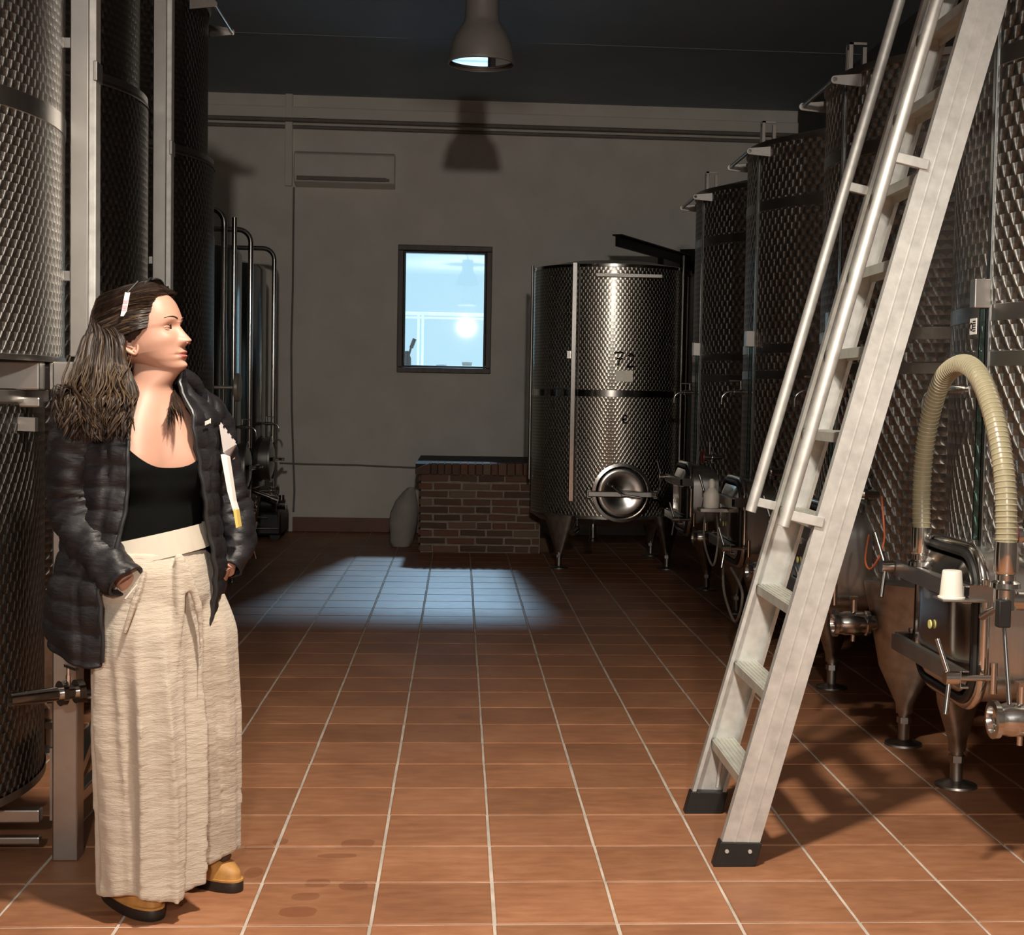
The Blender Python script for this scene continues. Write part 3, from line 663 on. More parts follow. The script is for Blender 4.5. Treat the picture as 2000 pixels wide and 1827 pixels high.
# bottom outlets and legs
lx=at(1092,1112,11.5).x-1.29
for (x,y) in((lx,-.56),(.44,-.55),(-.40,.44),(.44,.44)): leg_cone(t72,x,y,z0-.04,.30,True)
MB().cyl((-.31,-.56,.42),(-.31,-.60,.32),.018,12).cyl((-.31,-.60,.33),(-.36,-.66,.30),.028,14).cyl((-.36,-.66,.3),(-.33,-.7,.40),.007,8).build('drain_tap',M['steel'],t72)
MB().cyl((-.17,-.45,.42),(-.17,-.5,.24),.028,14).lathe([(.001,-.03),(.03,-.02),(.038,0),(.03,.02),(.001,.03)],16,Matrix.Translation((-.17,-.50,.22))).build('bottom_outlet',M['steel'],t72)
MB().cyl((.55,-.45,.46),(.50,-.66,.46),.024,14).cyl((.50,-.62,.46),(.50,-.68,.46),.036,16).cyl((.5,-.64,.46),(.40,-.66,.47),.007,8).build('side_valve',M['steel'],t72)

# ================================================================= LEFT TANKS
ZL=3.42
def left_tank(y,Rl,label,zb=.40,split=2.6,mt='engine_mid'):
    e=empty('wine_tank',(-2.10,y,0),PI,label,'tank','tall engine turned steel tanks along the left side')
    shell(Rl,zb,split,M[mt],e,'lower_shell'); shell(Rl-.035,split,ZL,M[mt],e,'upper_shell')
    ring(Rl-.006,split-.012,split+.03,M['steel_dull'],e,'smooth_band',.004)
    MB().lathe([(Rl+.004,split-.02),(Rl-.01,split+.012),(Rl-.04,split+.02)],96).build('shoulder_rim',M['steel_dull'],e)
    MB().lathe([(Rl-.03,ZL-.02),(Rl-.02,ZL),(Rl*.5,ZL+.08),(.001,ZL+.12)],96).build('lid',M['steel_dull'],e)
    MB().lathe([(Rl,zb),(Rl*.95,zb-.03),(.1,zb-.12),(.001,zb-.12)],96).build('base_cone',M['steel_dull'],e)
    for sx,sy in((-1,-1),(-1,1),(1,-1),(1,1)): leg_cone(e,sx*.55,sy*.5,zb-.02)
    tap(e,-Rl+.01,.18,1.12); hook_arms(e,-Rl-.07,-Rl+.07,ZL-.06,.28,'steel'); manway_rect(e,-Rl-.045,.70,.42,.46)
    return e
L2=left_tank(6.03,.78,'dark engine turned steel tank just behind the woman on the left')
L3=copy_tree(L2); L3.location=(-2.10,7.65,0); L3['label']='left row steel tank with shiny hooks at its top, beyond the one behind the woman'
def channel(e,wx,wy,z0,z1,clipz):
    """square section riser with a bright side cover, standing off the tank on brackets"""
    c=empty('riser_channel',(0,0,0)); c.parent=e
    l=(Matrix.Rotation(-e.rotation_euler.z,4,'Z')@(Vector((wx,wy,0))-e.location)); x,y=l.x,l.y
    MB().b2(x-.028,x+.028,y-.028,y+.028,z0,z1).build('post',M['steel_dull'],c,smooth=False,bevel=.004)
    MB().b2(x-.052,x-.028,y-.026,y+.030,z0,z1).build('side_cover',M['alu'],c,smooth=False,bevel=.004)
    MB().b2(x-.056,x-.044,y-.032,y+.036,clipz-.03,clipz+.03).build('clip',M['steel_dull'],c,smooth=False,bevel=.002)
    for zz in(z0+.25,(z0+z1)/2,z1-.2): MB().b2(x+.02,x+.16,y-.012,y+.012,zz-.015,zz+.015).build('bracket',M['steel_dull'],c,smooth=False)
    return c
channel(L2,-1.300,6.26,.5,ZL,at(317,290,6.26).z)
# pressure dial on L3
dz=at(430,757,7.95).z
d=MB().cyl((-.74,-.30,dz),(-.86,-.30,dz),.010,12).lathe([(.001,0),(.075,0),(.08,.006),(.08,.022),(.07,.03),(.001,.028)],32,Matrix.Translation((-.86,-.30,dz))@Matrix.Rotation(R(-90),4,'Y')); d.build('dial_gauge',M['gauge'],L3)
# near left: stacked tanks in a steel frame
zf=at(60,705,4.2).z
U=empty('wine_tank',(-2.10,4.33,zf+.0),PI,'upper engine turned steel tank nearest on the left, resting on the steel frame','tank','tall engine turned steel tanks along the left side')
shell(.89,0.012,ZL-zf,M['engine_left'],U,'shell'); zb=at(60,176,3.95).z-zf; ring(.89,zb-.03,zb+.03,M['steel_brushed'],U,'smooth_band',.003)
MB().lathe([(.885,.0),(.895,.0),(.895,.016),(.885,.018)],96).build('bottom_rim',M['steel_brushed'],U); MB().lathe([(.89,.008),(.001,.008)],96).build('base_plate',M['steel_dull'],U)
MB().lathe([(.88,ZL-zf-.01),(.90,ZL-zf),(.4,ZL-zf+.06),(.001,ZL-zf+.1)],96).build('lid',M['steel_dull'],U)
def channelU(e,wx,wy,z0,z1,clipz):
    c=channel(e,wx,wy,z0,z1,clipz); return c
channel(U,-1.175,4.50,.02,ZL-zf,at(166,142,4.5).z-zf)
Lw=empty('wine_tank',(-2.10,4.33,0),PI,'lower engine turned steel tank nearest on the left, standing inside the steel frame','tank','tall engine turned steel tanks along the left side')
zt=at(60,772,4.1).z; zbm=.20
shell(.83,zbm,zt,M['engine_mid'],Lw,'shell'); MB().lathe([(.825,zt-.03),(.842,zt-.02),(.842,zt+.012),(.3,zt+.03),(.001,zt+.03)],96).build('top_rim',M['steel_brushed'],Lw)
MB().lathe([(.835,zbm+.02),(.835,zbm-.005),(.3,zbm-.03),(.001,zbm-.03)],96).build('base_cone',M['steel_dull'],Lw)
for (sx,sy) in((-.5,-.5),(-.5,.5),(.5,-.5),(.5,.5)): MB().cyl((sx,sy,0),(sx,sy,.2),.03,14).build('leg',M['steel_dull'],Lw)
def small_valve(e,px,py,Y,ang):
    p=Matrix.Rotation(-PI,4,'Z')@(at(px,py,Y)-e.location); o=MB().cyl((.12,0,0),(-.07,0,0),.020,14).cyl((-.02,0,0),(-.035,0,0),.036,18).cyl((-.065,0,0),(-.085,0,0),.034,18).cyl((-.045,0,0),(-.045,0,.05),.008,8).build('outlet_valve',M['steel'],e); o.location=p; o.rotation_euler=(0,0,ang)
    MB().box((-.045,.02,.075),(.012,.075,.008)).cyl((-.045,0,.05),(-.045,0,.075),.006,8).build('valve_handle',M['steel'],o); return o
small_valve(Lw,103,1357,4.02,R(38)); small_valve(Lw,172,1360,4.45,R(10))
# steel frame carrying the upper tank
fp=empty('support_frame',(-1.18,4.25,0),0,'square section stainless steel frame carrying the upper left tank','frame')
pz=at(128,705,4.25).z
def fb(x0,x1,y0,y1,z0,z1,nm): return MB().b2(x0+1.18,x1+1.18,y0-4.25,y1-4.25,z0,z1).build(nm,M['steel_dull'],fp,smooth=False,bevel=.005)
ph=.037
fb(-1.145-ph,-1.145+ph,4.25-ph,4.25+ph,0,zf,'post'); fb(-1.18-ph,-1.18+ph,5.14-ph,5.14+ph,0,zf,'post'); fb(-2.98,-2.91,4.25-ph-.69,4.25+ph-.69,0,zf,'post'); fb(-2.98,-2.91,5.14,5.2,0,zf,'post')
yb0=3.95
# front beams run from the near-left corner to the post
fb(-2.95,-1.22,4.215,4.28,zf-.085,zf-.002,'beam')
fb(-2.95,-1.22,4.22,4.26,zf-.135,zf-.105,'beam')
MB().prism([(-1.75,-.04,zf-.150),(-.05,-.04,zf-.205),(-.05,-.04,zf-.165+.0),(-1.75,-.04,zf-.11)],(0,.03,0)).build('brace_plate',M['steel_brushed'],fp,smooth=False)
fb(-1.215,-1.145,4.29,5.10,zf-.085,zf-.002,'beam')
fb(-2.95,-1.22,5.11,5.17,zf-.085,zf-.002,'beam')
zr0=at(60,1600,4.2).z; zr1=at(60,1648,4.2).z
fb(-2.95,-1.22,4.22,4.26,zr0-.02,zr0+.02,'beam'); fb(-2.95,-1.22,4.22,4.25,zr1-.012,zr1+.012,'beam')
fb(-1.20,-1.16,4.29,5.10,.10,.14,'beam')
MB().tube([Vector((.0,.04,.10)),Vector((.0,.80,.46))],.02,4).build('diagonal_brace',M['steel_dull'],fp,smooth=False)
MB().prism([(-.03,.04,.10),(-.03,.04,.32),(-.03,.30,.32)],(.012,0,0)).build('corner_gusset',M['steel_dull'],fp,smooth=False)
# far smooth tanks with goose-neck pipes
def far_tank(y,label,k):
    e=empty('slim_tank',(-2.28,y,0),PI,label,'tank','slim smooth tanks with goose neck pipes at the far left'); r=.54
    MB().lathe([(.001,.46),(.3,.48),(r,.56),(r+.001,.57),(r+.001,2.48),(r-.02,2.52),(.2,2.60),(.001,2.61)],72).build('shell',M['steel_dark'],e)
    for sx,sy in((-1,-1),(-1,1),(1,-1),(1,1)): leg_cone(e,sx*.38,sy*.36,.50,.2)
    xx=-.615; b=.10; zt_=2.68
    pth=[Vector((0,0,2.59)),Vector((0,0,zt_-b))]+[Vector((-b+b*math.cos(t),0,zt_-b+b*math.sin(t))) for t in[i*PI/12 for i in range(1,7)]]+[Vector((xx+b-b*math.sin(t),0,zt_-b+b*math.cos(t))) for t in[i*PI/12 for i in range(0,7)]]+[Vector((xx,0,.95))]
    MB().tube(pth,.021,14).build('goose_neck_pipe',M['steel'],e)
    m=empty('round_manway',(-r,0,.80)); m.parent=e; mt=Matrix.Rotation(R(-90),4,'Y')
    MB().lathe([(.18,-.05),(.19,-.05),(.195,.05),(.21,.055),(.21,.07),(.18,.075)],36,mt).build('collar',M['steel_dull'],m); MB().lathe([(.001,.09),(.1,.085),(.185,.06)],36,mt).build('door_plate',M['steel_dark'],m)
    MB().box((-.115,0,0),(.02,.42,.035)).cyl((-.09,0,0),(-.18,0,0),.014,10).cyl((-.17,-.07,0),(-.17,.07,0),.008,8).build('clamp_bar',M['steel'],m,smooth=False)
    tap(e,-r+.01,.12,1.12); wheel_fitting(e,-r+.02,-.25,.50)
    MB().cyl((-.40,-.2,.5),(-.62,-.2,.42),.022,12).cyl((-.58,-.2,.43),(-.64,-.2,.41),.036,16).build('outlet_valve',M['steel'],e)
    return e
F1=far_tank(10.15,'slim smooth steel tank, nearest of the three with goose neck pipes at far left',0)
for y,lb in((11.42,'slim smooth steel tank, middle of the three with goose neck pipes at far left'),(12.85,'slim smooth steel tank nearest the back wall on the left')):
    t=copy_tree(F1); t.location=(-2.28,y,0); t['label']=lb
F1b=MB().cyl((0,0,0),(0,0,at(457,425,10.45).z),.018,12).lathe([(.001,0),(.05,0),(.05,.01),(.018,.012)],20).build('standpipe',M['steel'],loc=(at(456,700,10.45).x,10.45,0)); tag(F1b,'straight upright steel pipe between the first two goose neck pipes','pipe')
# pump at the far left corner
pu=empty('transfer_pump',(-1.88,13.75,0),0,'low dark transfer pump on the floor in the far left corner','pump')
MB().b2(-.26,.22,-.3,.3,.05,.26).build('housing',M['pump'],pu,bevel=.02)
MB().cyl((-.2,-.1,.33),(.15,-.1,.33),.085,20).build('motor',M['pump'],pu)
MB().tube([(-.25,-.33,.12),(.2,-.33,.12),(.2,-.33,.30)],.014,10).tube([(-.25,-.33,.22),(.1,-.33,.22)],.012,10).build('guard_rail',M['steel'],pu)
for s in(-1,1):
    for t in(-1,1): MB().cyl((s*.18-.02,t*.26-.02,.05),(s*.18-.02,t*.26+.02,.05),.05,18).build('wheel',M['rubber'],pu)
MB().cyl((.16,-.1,.33),(.24,-.1,.33),.05,16).cyl((.2,-.1,.33),(.2,-.1,.42),.03,12).build('pump_head',M['steel'],pu)
# ================================================================= LADDER
YN,YF=4.15,4.72
fb_=at(1433,1706,YN); ft=at(1934,0,YN); fx0=fb_.x; slope=(ft.x-fb_.x)/(ft.z-fb_.z); ang=math.atan(slope)
ld=empty('step_ladder',(fx0,(YN+YF)/2,0),0,'tall aluminium ladder with handrails leaning on the right hand tanks','ladder')
ux=Vector((math.sin(ang),0,math.cos(ang))); px_=Vector((math.cos(ang),0,-math.sin(ang)))
LR=Matrix((px_,Vector((0,1,0)),ux)).transposed()    # columns: across rail, depth, along rail
def lb_(c,sz,m=None): return (m or MB()).box(LR@Vector(c),sz,LR)
Lw_=.112; top=3.02/math.cos(ang); hY=(YF-YN)/2
for s,nm in((-1,'near'),(1,'far')):
    m=MB(); y=s*hY; i=-s
    lb_((0,y,top/2+.02),(Lw_,.004,top-.04),m)                      # web
    for q in(-1,1): lb_((q*(Lw_/2-.002),y+i*.015,top/2+.02),(.004,.03,top-.04),m); lb_((q*(Lw_/2-.006),y+i*.029,top/2+.02),(.012,.003,top-.04),m)
    for q in(-.018,.022): lb_((q,y-i*.0025,top/2+.02),(.0035,.0025,top-.04),m)     # grooves read as raised lines
    m.build('rail',M['alu'],ld,smooth=False)
    f=MB(); zc_=.045
    # shoe: slanted block flat on the floor
    P=[]
    for yy in(y-i*.008,y+i*.036):
        a=LR@Vector((-Lw_/2-.006,0,.062)); b=LR@Vector((Lw_/2+.006,0,.092)); 
        a2=a-ux*(a.z/ux.z); b2=b-ux*(b.z/ux.z)
        P.append([(a.x,yy,a.z),(b.x,yy,b.z),(b2.x,yy,0),(a2.x,yy,0)])
    f.add(P[0]+P[1],[(0,1,2,3),(7,6,5,4),(0,4,5,1),(1,5,6,2),(2,6,7,3),(3,7,4,0)]); sh=f.build('rubber_foot',M['rubber'],ld,smooth=False,bevel=.003)
    for q in(-.036,.032): c=LR@Vector((q,y-i*.008,.05+q*.25)); MB().cyl(c,c-Vector((0,i*.004,0)),.006,12).build('rivet',M['alu'],sh)
zt=[at(1393+0*k,1445,4.70).z+.264*k for k in range(11)]
for k,z in enumerate(zt):
    if z>2.95: break
    xc=slope*z; m=MB(); d=.082; th=.030; y0,y1=-hY+.004,hY-.004
    m.b2(xc-d/2,xc+d/2,y0,y1,z-.004,z)
    m.b2(xc-d/2,xc-d/2+.003,y0,y1,z-th,z-.004).b2(xc+d/2-.003,xc+d/2,y0,y1,z-th,z-.004)
    for q in range(6): xx=xc-d/2+.006+q*.0135; m.b2(xx,xx+.005,y0,y1,z,z+.0025)
    m.build('tread',M['alu_tread'],ld,smooth=False)
# lower cross straps under first tread
MB().tube([Vector((slope*.10+.02,hY-.03,.09)),Vector((slope*.25,hY-.03,.25))],.006,6).build('corner_strap',M['alu'],ld)
def along(px,py,Y): p=at(px,py,Y); return Vector((p.x-fx0,Y-(YN+YF)/2,p.z))
for s,(px,py),Y in((-1,(1530,1028),YN),(1,(1466,999),YF)):
    a=along(px,py,Y); b=a+ux*((3.05-a.z)/ux.z); o=MB().cyl(a,b,.0185,20).cyl(a-ux*.001,a+ux*.004,.0175,20).build('handrail',M['alu'],ld)
    for (zz) in(1.065,2.13):
        q=a+ux*((zz-a.z)/ux.z); xr=slope*zz-.05; w_=(xr-q.x)
        c=Vector((q.x+w_/2,q.y,zz)); rot=Matrix.Rotation(R(12),3,'Y'); 
        MB().box(c+Vector((.004,-s*.0,-.012)),(w_+.01,.022,.030),rot).build('bracket',M['alu'],o,smooth=False,bevel=.002)
# ================================================================= WOMAN
M['skin']=mat('skin',(.49,.275,.20),.48,0,.05,18,.05,.0006,sub=.12)
M['lip']=mat('lips',(.40,.14,.12),.4,0,.05,30,sub=.1)
M['eyewhite']=mat('eye white',(.72,.68,.64),.2)
M['iris']=mat('iris',(.06,.045,.03),.15)
M['hair']=mat('dark brown hair',(.022,.014,.010),.5,0,.5,60,.2,.001,spec=.3,sc3=(1,1,.2))
M['hair_mid']=mat('mid brown hair',(.055,.034,.020),.48,0,.4,60,spec=.3)
M['hair_light']=mat('sun lightened hair ends',(.115,.078,.048),.48,0,.35,50,spec=.3)
def puffer():
    k=NT('black quilted nylon'); f=k.noise(16,5); k.l(k.ramp(f,[(.3,(.0085,.008,.0095)),(.7,(.016,.015,.018))]),k.b.inputs['Base Color'])
    k.b.inputs['Roughness'].default_value=.5; k.b.inputs['Specular IOR Level'].default_value=.4
    g=k.noise(22,5,sc3=(1,1,3.0)); k.bump(g,.45,.009); return k.m
M['puffer']=puffer()
M['jacket_lining']=mat('dark lining',(.012,.012,.013),.6)
M['zip']=mat('dark zip tape',(.03,.032,.035),.4,.3)
M['top']=mat('black ribbed top',(.0035,.0042,.004),.95,0,.1,20,.1,.001,spec=.12)
def linen():
    k=NT('crinkled cream linen'); f=k.noise(5,4)
    k.l(k.ramp(f,[(.3,(.50,.44,.36)),(.7,(.60,.535,.44))]),k.b.inputs['Base Color']); k.b.inputs['Roughness'].default_value=.8; k.b.inputs['Sheen Weight'].default_value=.2
    a=k.math('ADD',k.noise(24,6,rough=.65,sc3=(.6,.6,2.4)),k.math('MULTIPLY',k.noise(13,3,sc3=(1,1,.10)),.9)); k.bump(a,.55,.011); return k.m
M['linen']=linen()
M['linen_smooth']=mat('smooth cream waistband',(.50,.455,.375),.75,0,.04,10,.1,.002,sc3=(4,4,.5))
PY=3.80
FA=R(35); Fv=Vector((math.sin(FA),-math.cos(FA),0)); Lv=Vector((math.cos(FA),math.sin(FA),0))
bc=at(285,900,PY); BX,BY=bc.x,bc.y
W=empty('person',(BX,BY,0),0,'woman in open black puffer jacket and cream wide trousers looking right, hands in pockets','person')
RT=W.location.copy()
def zpx(px,py,Y=PY): return at(px,py,Y).z
def rel3(px,py,Y=PY): return at(px,py,Y)-RT
# ---- head
HY=R(76); HP=R(13); ho=rel3(289,652,3.79)
Hf=Vector((math.sin(HY),-math.cos(HY),0)); Hl=Vector((math.cos(HY),math.sin(HY),0))
def hw(x,y,z):     # head local: x forward, y to her left, z up
    f=Hf*math.cos(HP)+Vector((0,0,math.sin(HP))); u=-Hf*math.sin(HP)+Vector((0,0,math.cos(HP)))
    return ho+f*x+Hl*y+u*z
HK=[ # z, front, back, halfwidth, dzfront
(.1180,(.004,-.010,.004)),(.113,(.036,-.055,.034)),(.104,(.056,-.078,.051)),(.085,(.0755,-.095,.064)),(.060,(.0885,-.103,.0725)),(.030,(.0935,-.104,.0755)),
(.012,(.0925,-.102,.075)),(-.002,(.0865,-.099,.0735)),(-.018,(.0865,-.094,.0715)),(-.036,(.0875,-.086,.0690)),(-.052,(.0875,-.078,.0650)),(-.066,(.0880,-.071,.0605)),(-.080,(.0870,-.066,.0555)),(-.092,(.0830,-.062,.0500)),(-.104,(.0800,-.060,.0440)),(-.114,(.0700,-.058,.0370)),(-.1185,(.0560,-.056,.0335))]
def gz(d,s): return math.exp(-(d/s)**2)
def headpt(z,phi,scale=0,feat=True):
    f,b,w_=cinterp(-z,[(-k[0],k[1]) for k in HK]); f+=scale;b-=scale;w_+=scale
    c,s=math.cos(phi),math.sin(phi)
    if c>=0:
        n=2.25; x=f*abs(c)**(2/n); y=w_*math.copysign(abs(s)**(2/n),s)
    else: x=-b*c*1.0; x=b*abs(c); y=w_*s
    if feat and c>0:
        ay=abs(y)
        # nose
        if -.056<z<.012:
            t=(.008-z)/.052; prof=.003+.026*max(0,min(1,t))**1.15 if z>-.043 else .0285*max(0,1-((-.043-z)/.0115))**.7
            sg=lerp(.0075,.0135,max(0,min(1,t))); x+=prof*gz(y,sg)
            x+=.007*gz(ay-.0135,.006)*gz(z+.040,.009)     # wings
        x-=.0115*gz(ay-.031,.0155)*gz(z+.001,.0125)        # sockets
        x+=.0035*gz(ay-.028,.02)*gz(z-.019,.008)          # brow
        x+=.0045*gz(ay-.040,.020)*gz(z+.030,.018); y+=math.copysign(.003*gz(ay-.05,.02)*gz(z+.03,.02),y)
        x+=.0068*gz(y,.020)*gz(z+.0685,.0045)+.0062*gz(y,.018)*gz(z+.0795,.0050)  # lips
        x-=.0040*gz(y,.024)*gz(z+.0740,.0020)
        x-=.0030*gz(ay-.026,.006)*gz(z+.074,.006)
        x-=.0030*gz(y,.022)*gz(z+.0895,.005)
        x+=.0085*gz(y,.017)*gz(z+.104,.0105)             # chin
    return x,y
NR,NCc=150,120
rings=[]; 
for i in range(NR):
    t=i/(NR-1); z=.118-(.118+.1185)*t
    if i<12: z=.118-.014*(i/12)**2*1.0; 
    else: z=.104-(.104+.1185)*((i-12)/(NR-13))
    r_=[]
    for k in range(NCc):
        ph=2*PI*k/NCc; x,y=headpt(z,ph)
        zz=z
        # lower jaw rings rise towards the ear/nape so the jawline slopes up
        if z<-.055: 
            q=(-.055-z)/.0635; u_=max(0,min(1,(.080-x)/.13)); zz=z+q*.046*u_*u_*(3-2*u_)
        r_.append(hw(x,y,zz))
    rings.append(r_)
# neck and torso rings in the body frame
def tring(z,a,b,cx=0,cy=0,yaw=0,n=NCc,fb=None,rel=True):
    out=[]
    F_=Vector((math.sin(FA+yaw),-math.cos(FA+yaw),0)); L_=Vector((math.cos(FA+yaw),math.sin(FA+yaw),0)); c0=Vector((cx,cy,z))
    for k in range(n):
        ph=2*PI*k/n; out.append(c0+F_*(math.cos(ph)*b)+L_*(math.sin(ph)*a))
    return out
jaw=rings[-1]; hx,hy,hz=(hw(-.010,0,-.13))
nb=rel3(289,757,3.80)
def blend(A,B,t): return [p.lerp(q,t) for p,q in zip(A,B)]
n1=tring(hz-.012,.054,.057,hx-.010*Hf.x,hy-.010*Hf.y,R(34)); n2=tring(lerp(hz,nb.z,.55),.052,.054,lerp(hx,nb.x,.55),lerp(hy,nb.y,.55),R(20)); n3=tring(nb.z+.006,.058,.058,nb.x,nb.y,R(8))
allr=rings+[blend(jaw,n1,.35),blend(jaw,n1,.75),n1,blend(n1,n2,.5),n2,blend(n2,n3,.5),n3]
for z,a,b,bust in((1.398,.066,.062,0),(1.385,.080,.068,0),(1.370,.108,.076,0),(1.350,.145,.088,0),(1.32,.172,.098,.1),(1.28,.176,.106,.45),(1.24,.172,.112,.8),(1.20,.165,.115,1),(1.16,.155,.112,.7),(1.10,.142,.105,.1),(1.02,.140,.105,0),(.94,.155,.115,0),(.88,.160,.115,0)):
    r_=tring(z,a,b)
    for k in range(NCc):
        ph=2*PI*k/NCc; pp=(ph+PI)%(2*PI)-PI
        r_[k]=r_[k]+Fv*bust*.038*(gz(abs(pp)-.52,.42))
    allr.append(r_)
for it in range(14):
    base_=[list(r_) for r_ in allr]
    for i in range(NR-3,NR+14):
        wt=.5*min(1,(i-NR+4)/4,(NR+14-i)/4)
        allr[i]=[p.lerp((a_+b_)/2,wt) for p,a_,b_ in zip(base_[i],base_[i-1],base_[i+1])]
bd=MB().loft(allr)
# lips faces -> second material
for fi,f in enumerate(bd.f):
    if len(f)==4:
        i=f[0]//NCc
        if i<NR:
            k=f[0]%NCc; z=.104-(.104+.1185)*((i-12)/(NR-13)) if i>=12 else .2; x,y=headpt(z,2*PI*(k+.5)/NCc)
            cup=.0015*gz(abs(y)-.005,.004)
            if x>.05 and abs(y)<.024 and (-.0745-.0105*max(0,1-(y/.023)**2)**.8)<z<(-.0740+.0085*max(0,1-(y/.023)**2)**.8+cup*0): bd.m[fi]=1
# arms and hands inside sleeves (right hand going into the trouser pocket)
def arm(sh,el,wr,hd,hn):
    bd.tube(smooth_path([sh,sh.lerp(el,.5),el,el.lerp(wr,.5),wr],5),[lerp(.050,.030,i/20) for i in range(21)],20)
    d=(hd-wr).normalized(); s=d.cross(hn).normalized()
    # palm
    pr=[]
    for t,w_,th in((-.01,.026,.022),(.02,.030,.019),(.05,.038,.016),(.085,.040,.014),(.098,.036,.010)):
        c=wr+d*t; pr.append([c+s*w_*math.cos(a*PI/10)+hn*th*math.sin(a*PI/10) for a in range(20)])
    bd.loft(pr)
    for j,(o_,L_) in enumerate(((-.028,.066),(-.010,.076),(.010,.071),(.028,.056))):
        b0=wr+d*.080+s*o_; p1=b0+d*L_*.5; p2=p1+d*L_*.3-hn*L_*.15; p3=p2+d*L_*.18-hn*L_*.2
        bd.tube([b0,p1,p2,p3],[.0092,.0085,.0078,.006],10)
    b0=wr+d*.025-s*.028; bd.tube([b0,b0+d*.028-s*.018-hn*.006,b0+d*.055-s*.022-hn*.012,b0+d*.075-s*.018-hn*.016],[.013,.0115,.010,.007],10)
shR=rel3(165,822,3.70); elR=rel3(150,985,3.74); wrR=rel3(250,1138,3.64); hdR=rel3(292,1205,3.735)
shL=rel3(405,812,3.92); elL=rel3(458,1015,3.98); wrL=rel3(436,1115,3.86); hdL=rel3(415,1190,3.90)
arm(shR,elR,wrR,hdR,Vector((.3,-.9,.1)).normalized()); arm(shL,elL,wrL,hdL,Vector((.9,-.2,.1)).normalized())
# ears
def ear(sy):
    pts=[(-.004,0,.020),(-.018,.006,.026),(-.030,.011,.018),(-.034,.012,.002),(-.028,.010,-.014),(-.018,.006,-.026),(-.008,.002,-.032),(-.001,0,-.024),(.002,-.002,-.010)]
    P=[hw(-.004+a,sy*(.0705+b),-.022+c) for a,b,c in pts]
    bd.tube(smooth_path(P,5),[.0032+.0014*math.sin(i/40*PI) for i in range(41)],10)
    inner=[hw(-.004+a*.8-.002,sy*(.0685+b*.45),-.022+c*.85) for a,b,c in pts]
    cc=hw(-.016,sy*.066,-.025); n=len(inner); bd.add([cc]+P,[(0,i+1,i+2) for i in range(n-1)]+[(0,n,1)])
    bd.tube([hw(-.004-.006,sy*.0725,-.022+.012),hw(-.004-.020,sy*.0775,-.022+.008),hw(-.004-.022,sy*.0775,-.022-.008),hw(-.004-.010,sy*.073,-.022-.016)],.0024,8)
    bd.tube([hw(-.012,sy*.071,-.046),hw(-.010,sy*.071,-.052)],.0055,10)
ear(-1); ear(1)
body=bd.build('body',[M['skin'],M['lip']],W,ang=80)
for sy in(-1,1):
    c=hw(.0612,sy*.0315,-.001); e_=MB().lathe([(.0115*math.sin(t*PI/14),-.0115*math.cos(t*PI/14)) for t in range(15)],20,Matrix.Translation(c)).build('eye',M['eyewhite'],W)
    d_=(hw(1,0,.02)-hw(0,0,0)).normalized(); MB().cyl(c+d_*.0100,c+d_*.0118,.0052,16,.0042).build('iris',M['iris'],e_)
    # lids
    m=MB()
    for (s_,th,rr_) in((1,.0006,.0038),(-1,-.0034,.0028)):
        P=[]
        for q in range(13):
            a=lerp(-1,1,q/12); yy=sy*.0315+a*.0152; x=.0612+.0128*math.sqrt(max(0,1-(a*.98)**2))*.94-.0008; P.append(hw(x+.0003,yy,-.001+(th*1.25+ .0012*s_)*(1-a*a)))
        m.tube(P,[rr_*(.55+.45*(1-abs(lerp(-1,1,q/12))**2)) for q in range(13)],8)
    m.build('eyelid',M['skin'],W)
    m=MB(); P=[]
    for q in range(13):
        a=lerp(-1,1,q/12); yy=sy*.0315+a*.0155; x=.0612+.0132*math.sqrt(max(0,1-(a*.95)**2))*.96; P.append(hw(x+.0018,yy,-.001+.0022*(1-a*a)))
    m.tube(P,.0006,6).build('eyelashes',M['iris'],W)
    m=MB(); P=[]
    for q in range(11):
        t=q/10; yy=sy*lerp(.012,.050,t); z=.0185+.006*math.sin(t*PI*.75); ph=math.asin(min(.99,abs(yy)/.079)); 
        best=min((abs(abs(headpt(z,p/60*PI/2)[1])-abs(yy)),headpt(z,p/60*PI/2)[0]) for p in range(60))[1]; P.append(hw(best+.0006,yy,z))
    m.tube(P,[.0012+.0016*math.sin(min(1,.15+q/10*.95)*PI) for q in range(11)],6,flat=.5).build('eyebrow',M['hair_mid'],W)
m=MB()
for sy in(-1,1): m.tube([hw(.1055,sy*.0065,-.0495),hw(.1035,sy*.0072,-.0465)],.0026,8)
m.build('nostril',M['lip'],W)
# ---- hair
rh=random.Random(11)
def hairline_x(z,ay):   # scalp is haired behind this x
    return interp(-z,[(-.12,(.12,)),(-.092,(.090,)),(-.080,(.062,)),(-.055,(.050,)),(-.03,(.040,)),(0,(.030,)),(.012,(.012,)),(.03,(-.028,)),(.13,(-.06,))])[0]
hm=MB(); caps=[]
for i in range(50):
    z=.1195-.17*(i/49)**1.3; r_=[]
    for k in range(96):
        ph=2*PI*k/96; x,y=headpt(min(z,.118),ph,0,False); hx_=hairline_x(z,abs(y))
        off=.012*max(-.6,min(1,(hx_-.008-x)/.02)); zz=z+.010*max(0,(z-.06)/.06)
        x2,y2=headpt(min(z,.118),ph,off+.002*math.sin(ph*37+z*60),False); r_.append(hw(x2,y2,zz))
    caps.append(r_)
hm.loft(caps)
